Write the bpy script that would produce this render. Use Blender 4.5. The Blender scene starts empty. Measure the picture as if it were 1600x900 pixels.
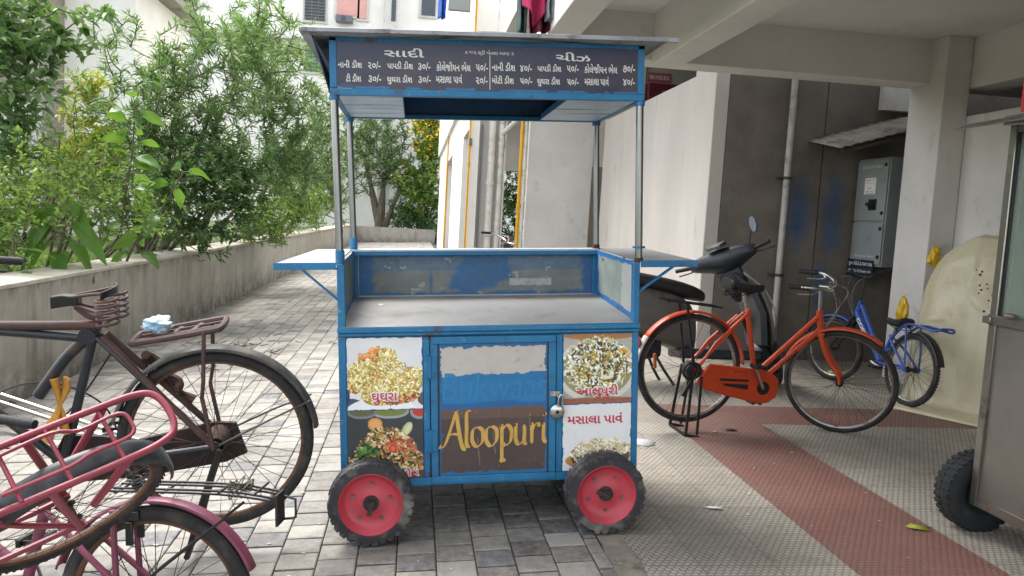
import bpy, bmesh, math, random
import numpy as np
from mathutils import Matrix, Vector, Euler

# ------------------------------------------------------------------ camera, sky, sun, exposure
sc = bpy.context.scene
COL = sc.collection
R = math.radians

def camera():
    y, p, r = R(7.5), R(5.1), R(3.2)
    f = Vector((math.sin(y) * math.cos(p), math.cos(y) * math.cos(p), -math.sin(p)))
    rt = Vector((math.cos(y), -math.sin(y), 0)); up = rt.cross(f)
    a = math.cos(r) * rt + math.sin(r) * up
    b = -math.sin(r) * rt + math.cos(r) * up
    cd = bpy.data.cameras.new('camera'); cd.sensor_width = 36; cd.lens = 27.0
    cd.clip_start = 0.05; cd.clip_end = 1000
    o = bpy.data.objects.new('camera', cd); COL.objects.link(o)
    m = Matrix.Identity(4)
    for i in range(3):
        m[i][0], m[i][1], m[i][2] = a[i], b[i], -f[i]
    m.translation = (0, 0, 1.32)
    o.matrix_world = m; sc.camera = o
camera()

SUN_EL, SUN_AZ = 60, 318         # azimuth clockwise from +Y: high, ahead and left
w = bpy.data.worlds.new('World'); sc.world = w; w.use_nodes = True
nt = w.node_tree
sky = nt.nodes.new('ShaderNodeTexSky'); sky.sky_type = 'NISHITA'; sky.sun_disc = False
sky.sun_elevation = R(SUN_EL); sky.sun_rotation = R(SUN_AZ)
sky.air_density = 1.0; sky.dust_density = 1.5; sky.ozone_density = 1.0
hsv = nt.nodes.new('ShaderNodeHueSaturation'); hsv.inputs['Saturation'].default_value = 0.25
nt.links.new(sky.outputs[0], hsv.inputs['Color'])
bg = nt.nodes['Background']; bg.inputs[1].default_value = 0.15
nt.links.new(hsv.outputs[0], bg.inputs[0])
sl = bpy.data.lights.new('sun', 'SUN'); sl.energy = 1.25; sl.angle = R(30); sl.color = (1, 0.965, 0.91)
so = bpy.data.objects.new('sun', sl); COL.objects.link(so)
sd = Vector((math.sin(R(SUN_AZ)) * math.cos(R(SUN_EL)), math.cos(R(SUN_AZ)) * math.cos(R(SUN_EL)), math.sin(R(SUN_EL))))
so.rotation_euler = (-sd).to_track_quat('-Z', 'Y').to_euler(); so.location = (0, -5, 20)
vs = sc.view_settings
sc.display_settings.display_device = 'sRGB'
vs.view_transform = 'Standard'; vs.look = 'None'; vs.gamma = 1; vs.use_curve_mapping = False
vs.exposure = 2.05
sc.render.engine = 'CYCLES'
sc.cycles.use_denoising = True
sc.cycles.max_bounces = 8; sc.cycles.diffuse_bounces = 4; sc.cycles.transparent_max_bounces = 8
sc.cycles.caustics_reflective = False; sc.cycles.caustics_refractive = False

SLOPE = 0.055                    # the paved drive falls towards the planter; the tiled floor is level
ZF = 0.045
def gz(x): return SLOPE * max(-2.75, min(x, 0.82))

# ------------------------------------------------------------------ helpers
def lin(h):
    h = h.lstrip('#')
    v = [int(h[i:i + 2], 16) / 255 for i in (0, 2, 4)]
    return tuple(x / 12.92 if x <= .04045 else ((x + .055) / 1.055) ** 2.4 for x in v)

def rgba(c):
    if isinstance(c, str): c = lin(c)
    return (c[0], c[1], c[2], 1)

class NT:
    def __init__(s, name):
        s.m = bpy.data.materials.new(name); s.m.use_nodes = True; s.t = s.m.node_tree
        s.b = s.t.nodes['Principled BSDF']; s.tc = None
    def n(s, typ, **k):
        o = s.t.nodes.new('ShaderNode' + typ)
        for a, v in k.items(): setattr(o, a, v)
        return o
    def l(s, a, b): s.t.links.new(a, b)
    def co(s, kind='Object'):
        if not s.tc: s.tc = s.n('TexCoord')
        return s.tc.outputs[kind]
    def noise(s, scale, detail=6, rough=.6, stretch=None, dist=0, kind='Object'):
        o = s.n('TexNoise'); o.inputs['Scale'].default_value = scale; o.inputs['Detail'].default_value = detail
        o.inputs['Roughness'].default_value = rough; o.inputs['Distortion'].default_value = dist
        v = s.co(kind)
        if stretch:
            mp = s.n('Mapping'); mp.inputs['Scale'].default_value = stretch; s.l(v, mp.inputs[0]); v = mp.outputs[0]
        s.l(v, o.inputs['Vector']); return o.outputs['Fac']
    def ramp(s, fac, a, b):
        o = s.n('MapRange'); o.inputs['From Min'].default_value = a; o.inputs['From Max'].default_value = b
        s.l(fac, o.inputs['Value']); return o.outputs[0]
    def math(s, op, a, b=0.0, c=None):
        o = s.n('Math', operation=op)
        for i, v in enumerate((a, b, c)):
            if v is None: continue
            if isinstance(v, (int, float)): o.inputs[i].default_value = v
            else: s.l(v, o.inputs[i])
        return o.outputs[0]
    def mix(s, fac, a, b, blend='MIX'):
        o = s.n('Mix', data_type='RGBA', blend_type=blend)
        for i, v in ((0, fac), (6, a), (7, b)):
            if isinstance(v, (int, float)): o.inputs[i].default_value = v
            elif isinstance(v, (tuple, str)): o.inputs[i].default_value = rgba(v)
            else: s.l(v, o.inputs[i])
        return o.outputs[2]
    def bump(s, h, strength=.3, dist=.01, normal=None):
        o = s.n('Bump'); o.inputs['Strength'].default_value = strength; o.inputs['Distance'].default_value = dist
        s.l(h, o.inputs['Height'])
        if normal is not None: s.l(normal, o.inputs['Normal'])
        s.l(o.outputs[0], s.b.inputs['Normal']); return o.outputs[0]
    def set(s, **k):
        for a, v in k.items():
            i = s.b.inputs[a.replace('_', ' ')]
            if isinstance(v, (int, float)): i.default_value = v
            elif isinstance(v, (tuple, str)): i.default_value = rgba(v)
            else: s.l(v, i)

MC = {}
def mat(name, base, base2=None, scale=6, rough=.6, metal=0, dirt=None, dscale=5, dlo=.52, dhi=.72, bump=.15, bscale=60, stretch=None, attr=False, spec=.5, drough=None, coat=0):
    if name in MC: return MC[name]
    g = NT(name)
    if attr:
        a = g.n('Attribute'); a.attribute_name = 'Col'; col = a.outputs['Color']
        if base2: col = g.mix(g.ramp(g.noise(scale, stretch=stretch), .3, .7), col, base2)
    else:
        col = g.mix(g.ramp(g.noise(scale, stretch=stretch), .3, .7), base, base2 if base2 else base)
    rr = rough
    if dirt:
        d = g.ramp(g.noise(dscale, 9, .68, stretch), dlo, dhi)
        col = g.mix(d, col, dirt)
        rr = g.math('ADD', g.math('MULTIPLY', d, (drough if drough is not None else min(1, rough + .25)) - rough), rough)
    g.set(Base_Color=col, Roughness=rr, Metallic=metal, Specular_IOR_Level=spec, Coat_Weight=coat)
    if bump: g.bump(g.noise(bscale, 4, .6), bump, .004)
    MC[name] = g.m; return g.m

class MB:
    """collects polygons and links them as ONE mesh object"""
    def __init__(s): s.v = []; s.f = []; s.c = []
    def add(s, vs, fs, M=None):
        o = len(s.v)
        for p in vs:
            s.v.append(tuple(M @ Vector(p)) if M else tuple(p))
        for f in fs: s.f.append([i + o for i in f])
        return s
    def box(s, lo, hi, M=None):
        (a, b, c), (d, e, f) = lo, hi
        a, d = min(a, d), max(a, d); b, e = min(b, e), max(b, e); c, f = min(c, f), max(c, f)
        return s.add([(a, b, c), (d, b, c), (d, e, c), (a, e, c), (a, b, f), (d, b, f), (d, e, f), (a, e, f)],
                     [(0, 3, 2, 1), (4, 5, 6, 7), (0, 1, 5, 4), (1, 2, 6, 5), (2, 3, 7, 6), (3, 0, 4, 7)], M)
    def bar(s, p, q, w, h, up=(0, 0, 1)):
        p, q = Vector(p), Vector(q); d = (q - p); L = d.length; d.normalize()
        u = Vector(up); sx = d.cross(u)
        if sx.length < 1e-4: sx = d.cross(Vector((1, 0, 0)))
        sx.normalize(); uz = sx.cross(d)
        M = Matrix(((d.x, sx.x, uz.x, p.x), (d.y, sx.y, uz.y, p.y), (d.z, sx.z, uz.z, p.z), (0, 0, 0, 1)))
        return s.box((0, -w / 2, -h / 2), (L, w / 2, h / 2), M)
    def tube(s, pts, r, seg=8, closed=False, smooth=0, caps=True, flat=1.0, fu=None):
        P = [Vector(p) for p in pts]
        rr = list(r) if isinstance(r, (list, tuple)) else [r] * len(P)
        if smooth:
            n = len(P); Q = []; q = []
            rng = range(n if closed else n - 1)
            for i in rng:
                a, b = P[i], P[(i + 1) % n]
                p0 = P[i - 1] if (i > 0 or closed) else a + (a - b)
                p3 = P[(i + 2) % n] if (i + 2 < n or closed) else b + (b - a)
                for k in range(smooth):
                    t = k / smooth
                    Q.append(.5 * ((2 * a) + (b - p0) * t + (2 * p0 - 5 * a + 4 * b - p3) * t * t + (3 * a - p0 - 3 * b + p3) * t ** 3))
                    q.append(rr[i] * (1 - t) + rr[(i + 1) % n] * t)
            if not closed: Q.append(P[-1]); q.append(rr[-1])
            P, rr = Q, q
        n = len(P); base = len(s.v); nrm = None
        for i in range(n):
            if closed: t = P[(i + 1) % n] - P[i - 1]
            else: t = P[min(i + 1, n - 1)] - P[max(i - 1, 0)]
            if t.length < 1e-9: t = Vector((0, 0, 1))
            t.normalize()
            if fu is not None:
                nrm = Vector(fu) - t * t.dot(Vector(fu))
                if nrm.length < 1e-4: nrm = t.orthogonal()
            elif nrm is None: nrm = t.orthogonal()
            else:
                nrm = nrm - t * t.dot(nrm)
                if nrm.length < 1e-6: nrm = t.orthogonal()
            nrm.normalize(); bn = t.cross(nrm)
            for k in range(seg):
                a = 2 * math.pi * k / seg
                s.v.append(tuple(P[i] + (nrm * math.cos(a) * flat + bn * math.sin(a)) * rr[i]))
        for i in range(n if closed else n - 1):
            j = (i + 1) % n
            for k in range(seg):
                m = (k + 1) % seg
                s.f.append([base + i * seg + k, base + i * seg + m, base + j * seg + m, base + j * seg + k])
        if caps and not closed:
            s.f.append([base + k for k in range(seg)][::-1]); s.f.append([base + (n - 1) * seg + k for k in range(seg)])
        return s
    def cyl(s, p, q, r, seg=16, r2=None): return s.tube([p, q], [r, r if r2 is None else r2], seg)
    def lathe(s, prof, seg=32, M=None, closed=False):
        base = len(s.v); n = len(prof)           # profile: (radius, along Y)
        for k in range(seg):
            a = 2 * math.pi * k / seg
            for r, y in prof:
                p = Vector((r * math.cos(a), y, r * math.sin(a)))
                s.v.append(tuple(M @ p if M else p))
        for k in range(seg):
            m = (k + 1) % seg
            for i in range(n if closed else n - 1):
                j = (i + 1) % n
                s.f.append([base + k * n + i, base + k * n + j, base + m * n + j, base + m * n + i])
        return s
    def loft(s, rings, caps=True):
        base = len(s.v); n = len(rings[0])
        for r in rings: s.v += [tuple(p) for p in r]
        for i in range(len(rings) - 1):
            for k in range(n):
                m = (k + 1) % n
                s.f.append([base + i * n + k, base + i * n + m, base + (i + 1) * n + m, base + (i + 1) * n + k])
        if caps:
            s.f.append([base + k for k in range(n)][::-1]); s.f.append([base + (len(rings) - 1) * n + k for k in range(n)])
        return s
    def prism(s, outline, y0, y1):               # outline in XZ
        n = len(outline); base = len(s.v)
        s.v += [(x, y0, z) for x, z in outline] + [(x, y1, z) for x, z in outline]
        s.f.append([base + i for i in range(n)]); s.f.append([base + n + i for i in range(n)][::-1])
        for i in range(n):
            j = (i + 1) % n; s.f.append([base + i, base + n + i, base + n + j, base + j])
        return s
    def grid(s, fn, nu, nv, closed_u=False):
        base = len(s.v)
        for i in range(nu):
            for j in range(nv): s.v.append(tuple(fn(i / (nu if closed_u else nu - 1), j / (nv - 1))))
        for i in range(nu if closed_u else nu - 1):
            for j in range(nv - 1):
                k = (i + 1) % nu
                s.f.append([base + i * nv + j, base + k * nv + j, base + k * nv + j + 1, base + i * nv + j + 1])
        return s
    def build(s, name, m, parent=None, bevel=0, solid=0, sub=0, angle=38, shift=None, label=None):
        me = bpy.data.meshes.new(name)
        v = s.v
        if shift is not None: v = [(a + shift[0], b + shift[1], c + shift[2]) for a, b, c in v]
        me.from_pydata(v, [], s.f); me.update()
        bm = bmesh.new(); bm.from_mesh(me); bmesh.ops.recalc_face_normals(bm, faces=bm.faces[:]); bm.to_mesh(me); bm.free()
        for mm in (m if isinstance(m, (list, tuple)) else [m]): me.materials.append(mm)
        me.polygons.foreach_set('use_smooth', [True] * len(me.polygons))
        me.set_sharp_from_angle(angle=R(angle))
        o = bpy.data.objects.new(name, me); COL.objects.link(o)
        if parent: o.parent = parent
        if solid:
            md = o.modifiers.new('solid', 'SOLIDIFY'); md.thickness = solid; md.offset = 0
        if bevel:
            md = o.modifiers.new('bevel', 'BEVEL'); md.width = bevel; md.segments = 2; md.limit_method = 'ANGLE'; md.angle_limit = R(40); md.harden_normals = False
        if sub:
            md = o.modifiers.new('sub', 'SUBSURF'); md.levels = sub; md.render_levels = sub
        if label: o['label'] = label
        return o

def tag(o, label=None, cat=None, group=None, kind=None):
    if label: o['label'] = label
    if cat: o['category'] = cat
    if group: o['group'] = group
    if kind: o['kind'] = kind
    return o
def thing(name, label, cat, loc=(0, 0, 0), group=None, M=None):
    o = bpy.data.objects.new(name, None); COL.objects.link(o); o.empty_display_size = .1
    if M is not None: o.matrix_world = M
    else: o.location = loc
    return tag(o, label, cat, group)
def struct(o): o['kind'] = 'structure'; return o
def copy_tree(o, parent=None):
    c = o.copy(); COL.objects.link(c)
    if parent: c.parent = parent
    for ch in list(o.children): copy_tree(ch, c)
    return c

def text(name, body, m, parent, x0, x1, z0, z1, y, depth=.0006, bold=0, shear=0, keep=False, spacing=1.0, plane='front', M=None):
    cu = bpy.data.curves.new(name, 'FONT'); cu.body = body; cu.size = 1; cu.offset = bold; cu.shear = shear; cu.space_character = spacing
    t = bpy.data.objects.new(name, cu); COL.objects.link(t)
    dg = bpy.context.evaluated_depsgraph_get()
    me = bpy.data.meshes.new_from_object(t.evaluated_get(dg))
    bpy.data.objects.remove(t); bpy.data.curves.remove(cu)
    n = len(me.vertices); a = np.empty(n * 3); me.vertices.foreach_get('co', a); a = a.reshape(-1, 3)
    lo, hi = a.min(0), a.max(0)
    sx = (x1 - x0) / (hi[0] - lo[0]); sz = (z1 - z0) / (hi[1] - lo[1])
    b = np.empty_like(a)
    b[:, 0] = x0 + (a[:, 0] - lo[0]) * sx; b[:, 2] = z0 + (a[:, 1] - lo[1]) * sz; b[:, 1] = y
    if M is not None:
        MM = np.array(M); b = b @ MM[:3, :3].T + MM[:3, 3]
    me.vertices.foreach_set('co', b.ravel()); me.update(); me.materials.clear(); me.materials.append(m); me.name = name
    o = bpy.data.objects.new(name, me); COL.objects.link(o)
    if parent: o.parent = parent
    return o

# small painter for printed sheets: images are arrays, one colour per grid vertex
def vnoise(h, w, cell, rng, octv=3):
    out = np.zeros((h, w)); amp = 1; tot = 0
    for k in range(octv):
        c = max(cell / 2 ** k, 1.0); gh, gw = int(h / c) + 3, int(w / c) + 3
        g = rng.random((gh, gw)); yy = np.arange(h) / c; xx = np.arange(w) / c
        iy = yy.astype(int); ix = xx.astype(int); fy = (yy - iy)[:, None]; fx = (xx - ix)[None]
        fy = fy * fy * (3 - 2 * fy); fx = fx * fx * (3 - 2 * fx)
        a = g[iy][:, ix]; b = g[iy][:, ix + 1]; d = g[iy + 1][:, ix]; e = g[iy + 1][:, ix + 1]
        out += amp * ((a * (1 - fx) + b * fx) * (1 - fy) + (d * (1 - fx) + e * fx) * fy); tot += amp; amp *= .5
    return out / tot
def ell(img, cx, cy, rx, ry, col, a=1.0, ang=0):
    h, w = img.shape[:2]; y, x = np.mgrid[0:h, 0:w]; dx, dy = x - cx, y - cy
    c, s = math.cos(ang), math.sin(ang); u = (c * dx + s * dy) / rx; v = (-s * dx + c * dy) / ry
    m = (u * u + v * v < 1); img[m] = img[m] * (1 - a) + np.array(col) * a
def strokes(img, pts, rng, n, cols, L, W, ang=None, a=1.0):
    h, w = img.shape[:2]
    for k in range(n):
        x, y = pts(rng); t = rng.random() * math.pi if ang is None else ang + rng.normal() * .3
        col = np.array(cols[rng.integers(len(cols))]) * (0.8 + .4 * rng.random())
        l = L * (.6 + .8 * rng.random()); ww = W * (.7 + .6 * rng.random()); bend = rng.normal() * .5
        m = max(3, int(l * 1.6))
        for q in np.linspace(-.5, .5, m):
            tt = t + bend * q * 2; px, py = x + q * l * math.cos(tt), y + q * l * math.sin(tt)
            i0, i1 = int(max(0, py - ww)), int(min(h, py + ww + 1)); j0, j1 = int(max(0, px - ww)), int(min(w, px + ww + 1))
            if i1 > i0 and j1 > j0: img[i0:i1, j0:j1] = img[i0:i1, j0:j1] * (1 - a) + col * a
def sheet(name, m, parent, x0, x1, z0, z1, y, img, shift=(0, 0, 0), ybot=None):
    h, w = img.shape[:2]
    X = np.linspace(x0, x1, w); Z = np.linspace(z1, z0, h)
    co = np.zeros((h, w, 3)); co[..., 0] = X[None]; co[..., 2] = Z[:, None]; co[..., 1] = y
    if ybot is not None: co[..., 1] = np.linspace(y, ybot, h)[:, None]
    co = co.reshape(-1, 3) + np.array(shift)
    i = np.arange((h - 1) * (w - 1)); r_, c_ = i // (w - 1), i % (w - 1); a = r_ * w + c_
    q = np.stack([a, a + w, a + w + 1, a + 1], 1).astype(np.int32)
    me = bpy.data.meshes.new(name); me.vertices.add(h * w); me.vertices.foreach_set('co', co.ravel())
    me.loops.add(q.size); me.loops.foreach_set('vertex_index', q.ravel())
    me.polygons.add(len(q)); me.polygons.foreach_set('loop_start', np.arange(0, q.size, 4, dtype=np.int32))
    me.update(calc_edges=True); me.validate()
    ca = me.color_attributes.new('Col', 'FLOAT_COLOR', 'POINT')
    cc = np.ones((h * w, 4)); cc[:, :3] = np.clip(img.reshape(-1, 3), 0, 1); ca.data.foreach_set('color', cc.ravel())
    me.materials.append(m); o = bpy.data.objects.new(name, me); COL.objects.link(o)
    if parent: o.parent = parent
    return o

# ------------------------------------------------------------------ materials of the place
PLASTER = mat('white_plaster', '#d3d0cc', '#c5c2bd', 2.2, .85, dirt='#8d877c', dscale=2.5, dlo=.58, dhi=.86, bump=.25, bscale=90)
PLASTER_BRIGHT = mat('bright_plaster', '#f4f2ee', '#e8e5df', 1.5, .85, dirt='#a8a298', dscale=1.3, dlo=.62, dhi=.9, bump=.2, bscale=60)
CEIL = mat('ceiling_plaster', '#d9d7d5', '#cbc9c7', 1.6, .9, dirt='#7f7b72', dscale=3, dlo=.64, dhi=.85, bump=.2, bscale=50)
DARKWALL = mat('rough_grey_plaster', '#6c645c', '#5b544d', 3.5, .92, dirt='#3c3834', dscale=6, dlo=.56, dhi=.8, bump=.9, bscale=70)
CONC = mat('weathered_concrete', '#aea89b', '#969186', 3, .9, dirt='#56524a', dscale=5, dlo=.52, dhi=.80, bump=.5, bscale=45, stretch=(1, 1, .16))
def planter_mat():
    g = NT('stained_planter_concrete')
    sp = g.n('SeparateXYZ'); g.l(g.co(), sp.inputs[0]); z = sp.outputs[2]
    c = g.mix(g.ramp(g.noise(2.4, 8, .65), .3, .7), '#aeaaa0', '#928e84')
    run = g.math('MULTIPLY', g.ramp(g.noise(3.2, 8, .7, (1, 2.2, .10)), .52, .68), g.ramp(g.noise(1.1, 5, .6), .3, .6))
    c = g.mix(g.math('MULTIPLY', run, .75), c, '#57534b')
    low = g.math('MULTIPLY', g.ramp(z, .28, -.12), g.ramp(g.noise(4.5, 9, .75), .36, .58))
    c = g.mix(g.math('MULTIPLY', low, .8), c, '#403c36')
    lip = g.math('MULTIPLY', g.ramp(z, .56, .66), g.ramp(g.noise(6, 9, .75, (1, 1, .5)), .44, .6))
    c = g.mix(g.math('MULTIPLY', lip, .65), c, '#4a463e')
    c = g.mix(g.ramp(g.noise(30, 8, .8), .64, .72), c, '#45413a')
    g.set(Base_Color=c, Roughness=.92); g.bump(g.math('ADD', g.noise(34, 8, .7), g.math('MULTIPLY', g.noise(5, 4), .6)), .5, .01); return g.m
CONCP = planter_mat()
CONCTOP = mat('concrete_coping', '#c2bcae', '#a39c8e', 5, .9, dirt='#5c564b', dscale=6, dlo=.55, dhi=.8, bump=.5, bscale=60)
PIPEW = mat('white_pvc', '#e4e1d8', '#d3cfc5', 4, .5, dirt='#9c968a', dscale=6, bump=.05)
YEL = mat('yellow_gas_paint', '#e3a912', '#d39a0c', 4, .45, dirt='#8f6a18', dscale=14, dlo=.6, bump=.05)

def paver_mat():
    g = NT('concrete_pavers')
    a = g.n('Attribute'); a.attribute_name = 'Col'
    c = g.mix(g.ramp(g.noise(26, 8, .7), .35, .72), a.outputs['Color'], (.42, .4, .37))
    c = g.mix(.5, a.outputs['Color'], c)
    c = g.mix(g.ramp(g.noise(1.3, 6, .7), .48, .75), c, (.12, .11, .095))
    c = g.mix(g.math('MULTIPLY', g.ramp(g.noise(5, 9, .75), .54, .68), .55), c, (.09, .08, .068))
    c = g.mix(g.ramp(g.noise(75, 5, .75), .6, .74), c, (.07, .065, .06))
    g.set(Base_Color=c, Roughness=g.math('ADD', g.math('MULTIPLY', g.noise(9), .3), .62))
    g.bump(g.math('ADD', g.noise(48, 8, .72), g.math('MULTIPLY', g.noise(170, 3), .4)), .55, .006)
    return g.m

def floor_mat():
    g = NT('chequered_floor_tiles')
    sp = g.n('SeparateXYZ'); g.l(g.co(), sp.inputs[0]); x, y = sp.outputs[0], sp.outputs[1]
    v = g.math('DIVIDE', y, .0215); fv = g.math('FLOOR', v)
    u = g.math('ADD', g.math('DIVIDE', x, .030), g.math('MULTIPLY', g.math('MODULO', g.math('ABSOLUTE', fv), 2.0), .5))
    du = g.math('ABSOLUTE', g.math('SUBTRACT', g.math('FRACT', u), .5)); dv = g.math('ABSOLUTE', g.math('SUBTRACT', g.math('FRACT', v), .5))
    d = g.math('POWER', g.math('ADD', g.math('POWER', du, 3.0), g.math('POWER', dv, 3.0)), 1 / 3)
    dot = g.ramp(d, .46, .33)
    def inside(a, lo, hi): return g.math('MULTIPLY', g.math('GREATER_THAN', a, lo), g.math('LESS_THAN', a, hi))
    red = g.math('MAXIMUM', g.math('MULTIPLY', inside(x, 1.74, 2.37), g.math('LESS_THAN', y, 5.3)), g.math('MULTIPLY', inside(y, 4.8, 5.3), g.math('GREATER_THAN', x, 1.74)))
    red = g.math('MINIMUM', red, g.math('GREATER_THAN', y, -20.0))
    jx = g.math('LESS_THAN', g.math('FRACT', g.math('DIVIDE', g.math('ADD', x, .06), .3)), .012)
    jy = g.math('LESS_THAN', g.math('FRACT', g.math('DIVIDE', y, .3)), .012)
    joint = g.math('MAXIMUM', jx, jy)
    cb = g.n('CombineXYZ'); g.l(g.math('FLOOR', g.math('DIVIDE', g.math('ADD', x, .06), .3)), cb.inputs[0]); g.l(g.math('FLOOR', g.math('DIVIDE', y, .3)), cb.inputs[1])
    wn = g.n('TexWhiteNoise'); g.l(cb.outputs[0], wn.inputs['Vector'])
    tone = g.math('ADD', g.math('MULTIPLY', g.ramp(g.noise(2.2, 5, .6), .3, .7), .5), g.math('MULTIPLY', wn.outputs['Value'], .5))
    cream = g.mix(tone, (.31, .285, .24), (.47, .435, .365))
    redc = g.mix(tone, (.20, .075, .062), (.27, .115, .09))
    c = g.mix(red, cream, redc)
    wear = g.noise(14, 8, .7)
    low = g.mix(.62, c, (.085, .072, .06))
    k = g.math('MULTIPLY', dot, g.ramp(wear, .2, .5))
    c = g.mix(k, low, c)
    c = g.mix(g.math('MULTIPLY', joint, .8), c, (.07, .06, .05))
    c = g.mix(g.math('MULTIPLY', g.ramp(g.noise(1.1, 9, .72), .46, .70), .72), c, (.13, .11, .09))
    c = g.mix(g.math('MULTIPLY', g.ramp(g.noise(7, 9, .78), .56, .70), .6), c, (.10, .085, .07))
    g.set(Base_Color=c, Roughness=g.math('SUBTRACT', .75, g.math('MULTIPLY', k, .25)))
    h = g.math('SUBTRACT', g.math('ADD', dot, g.math('MULTIPLY', wear, .25)), g.math('MULTIPLY', joint, .8))
    g.bump(h, .7, .004)
    return g.m
FLOORM = floor_mat(); PAVER = paver_mat()
JOINT = mat('paver_joint_dirt', '#5a5449', '#47423a', 9, .95, bump=.3)
EARTH = mat('planter_soil', '#4b5a2c', '#3a3a22', 3, .95, dirt='#6f7f3a', dscale=8, bump=.6, bscale=20)

# ------------------------------------------------------------------ ground
rng = np.random.default_rng(7)
b = MB()
xs = [-60, -2.75, .82]
for (x0, x1) in ((-60, -2.75), (-2.75, .815)):
    b.add([(x0, -12, gz(x0) - .012), (x1, -12, gz(x1) - .012), (x1, 60, gz(x1) - .012), (x0, 60, gz(x0) - .012)], [(0, 1, 2, 3)])
b.add([(.815, -12, -.05), (60, -12, -.05), (60, 60, -.05), (.815, 60, -.05)], [(0, 1, 2, 3)])
b.add([(-400, -200, -.3), (400, -200, -.3), (400, 500, -.3), (-400, 500, -.3)], [(0, 1, 2, 3)])
struct(b.build('ground', JOINT))

def driveway():
    PX, PY, G = .150, .138, .0052
    V, F, C = [], [], []
    pal = [((.42, .40, .365), 5), ((.33, .31, .285), 3), ((.46, .44, .40), 4), ((.25, .235, .22), 1.2), ((.15, .155, .17), 1.0), ((.33, .30, .265), 1)]
    P = np.array([p[0] for p in pal]); W = np.array([p[1] for p in pal]); W = W / W.sum()
    W2 = np.array([2.5, 3, 1.5, 2, 2.2, 2]); W2 = W2 / W2.sum()
    nx = int((.80 + 2.71) / PX)
    for i in range(nx + 1):
        x0 = -2.71 + i * PX; x1 = min(x0 + PX, .80)
        if x1 - x0 < .02: continue
        off = (i % 2) * .5 + rng.random() * .06
        for j in range(-8, 268):
            y0 = (j + off) * PY; y1 = y0 + PY
            near = y1 < 4.3 and x0 > -.6
            if rng.random() < .04: pass
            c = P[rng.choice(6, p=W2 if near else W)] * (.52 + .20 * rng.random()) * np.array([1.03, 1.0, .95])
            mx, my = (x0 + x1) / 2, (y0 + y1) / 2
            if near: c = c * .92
            if -.12 < mx < .80 and 3.02 + .12 * math.sin(mx * 9) < my < 4.0: c = c * (.42 + .12 * rng.random())          # shade under the cart, painted into the paver colours
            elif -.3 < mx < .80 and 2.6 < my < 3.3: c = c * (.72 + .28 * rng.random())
            dz = rng.normal() * .0012; tx, ty = rng.normal(size=2) * .008
            e = G / 2; k = .0045; o = len(V)
            for (ins, z) in ((e, -.011), (e, -.003), (e + k, 0)):
                for (a, d) in ((x0 + ins, y0 + ins * 1.6), (x1 - ins, y0 + ins * 1.6), (x1 - ins, y1 - ins * 1.6), (x0 + ins, y1 - ins * 1.6)):
                    V.append((a, d, gz(a) + z + dz + tx * (a - x0 - PX / 2) + ty * (d - y0 - PY / 2)))
            F.append((o + 8, o + 9, o + 10, o + 11))
            for q in range(4):
                r_ = (q + 1) % 4
                F.append((o + 4 + q, o + 4 + r_, o + 8 + r_, o + 8 + q)); F.append((o + q, o + r_, o + 4 + r_, o + 4 + q))
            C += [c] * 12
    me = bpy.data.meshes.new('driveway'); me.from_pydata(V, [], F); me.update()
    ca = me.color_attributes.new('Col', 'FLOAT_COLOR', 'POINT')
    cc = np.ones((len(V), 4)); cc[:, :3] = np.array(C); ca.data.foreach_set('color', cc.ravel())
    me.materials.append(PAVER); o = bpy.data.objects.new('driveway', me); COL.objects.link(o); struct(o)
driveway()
b = MB()                                                       # tiled floor of the parking bay with a worn mortar edge
b.box((.90, -6, -.06), (14, 16, ZF))
o = struct(b.build('tiled_floor', FLOORM))
b = MB()
rr = random.Random(3)
pts = []
n = 120
for i in range(n + 1):
    y = -3 + i * .16
    pts.append((y, .795 + rr.uniform(-.008, .012), .905 + rr.uniform(-.004, .02)))
for i in range(n):
    (ya, la, ra), (yb, lb, rb) = pts[i], pts[i + 1]
    za = ZF + .002
    b.add([(la, ya, gz(.8) - .004), (ra, ya, za), (rb, yb, za), (lb, yb, gz(.8) - .004)], [(0, 1, 2, 3)])
struct(b.build('mortar_edge', mat('mortar', '#8a8377', '#6b655b', 14, .95, dirt='#3a352e', dscale=9, bump=.9, bscale=60)))

# ------------------------------------------------------------------ planter walls and soil
b = MB()
PZ = .70
def wavy_wall(b, x0, x1, y0, y1, z0, z1, n):
    pass
b.box((-3.06, -4, -.3), (-2.69, 36.2, PZ - .035))
pw = b.build('planter_wall', CONCP, bevel=.006)
tag(pw, 'long low weathered concrete planter wall running along the left of the paved drive', 'wall')
b = MB(); b.box((-3.075, -4, PZ - .035), (-2.682, 36.2, PZ)); b.build('coping', CONCTOP, pw, bevel=.008)
b = MB(); b.box((-3.0, 36.25, -.3), (1.0, 36.5, .62)); b.build('wall_face', CONCP)
o = bpy.data.objects['wall_face']; o.name = 'end_wall'; tag(o, 'low stained concrete wall closing the far end of the drive', 'wall')
b = MB(); b.grid(lambda u, v: (-60 + 57.0 * u, -8 + 44 * v, .50 + .05 * math.sin(u * 40 + v * 17)), 30, 30)
struct(b.build('planter_soil', EARTH))
b = MB(); b.grid(lambda u, v: (-60 + 100 * u, 36.5 + 14 * v, .30), 4, 4)
struct(b.build('rear_garden_soil', EARTH))

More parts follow.
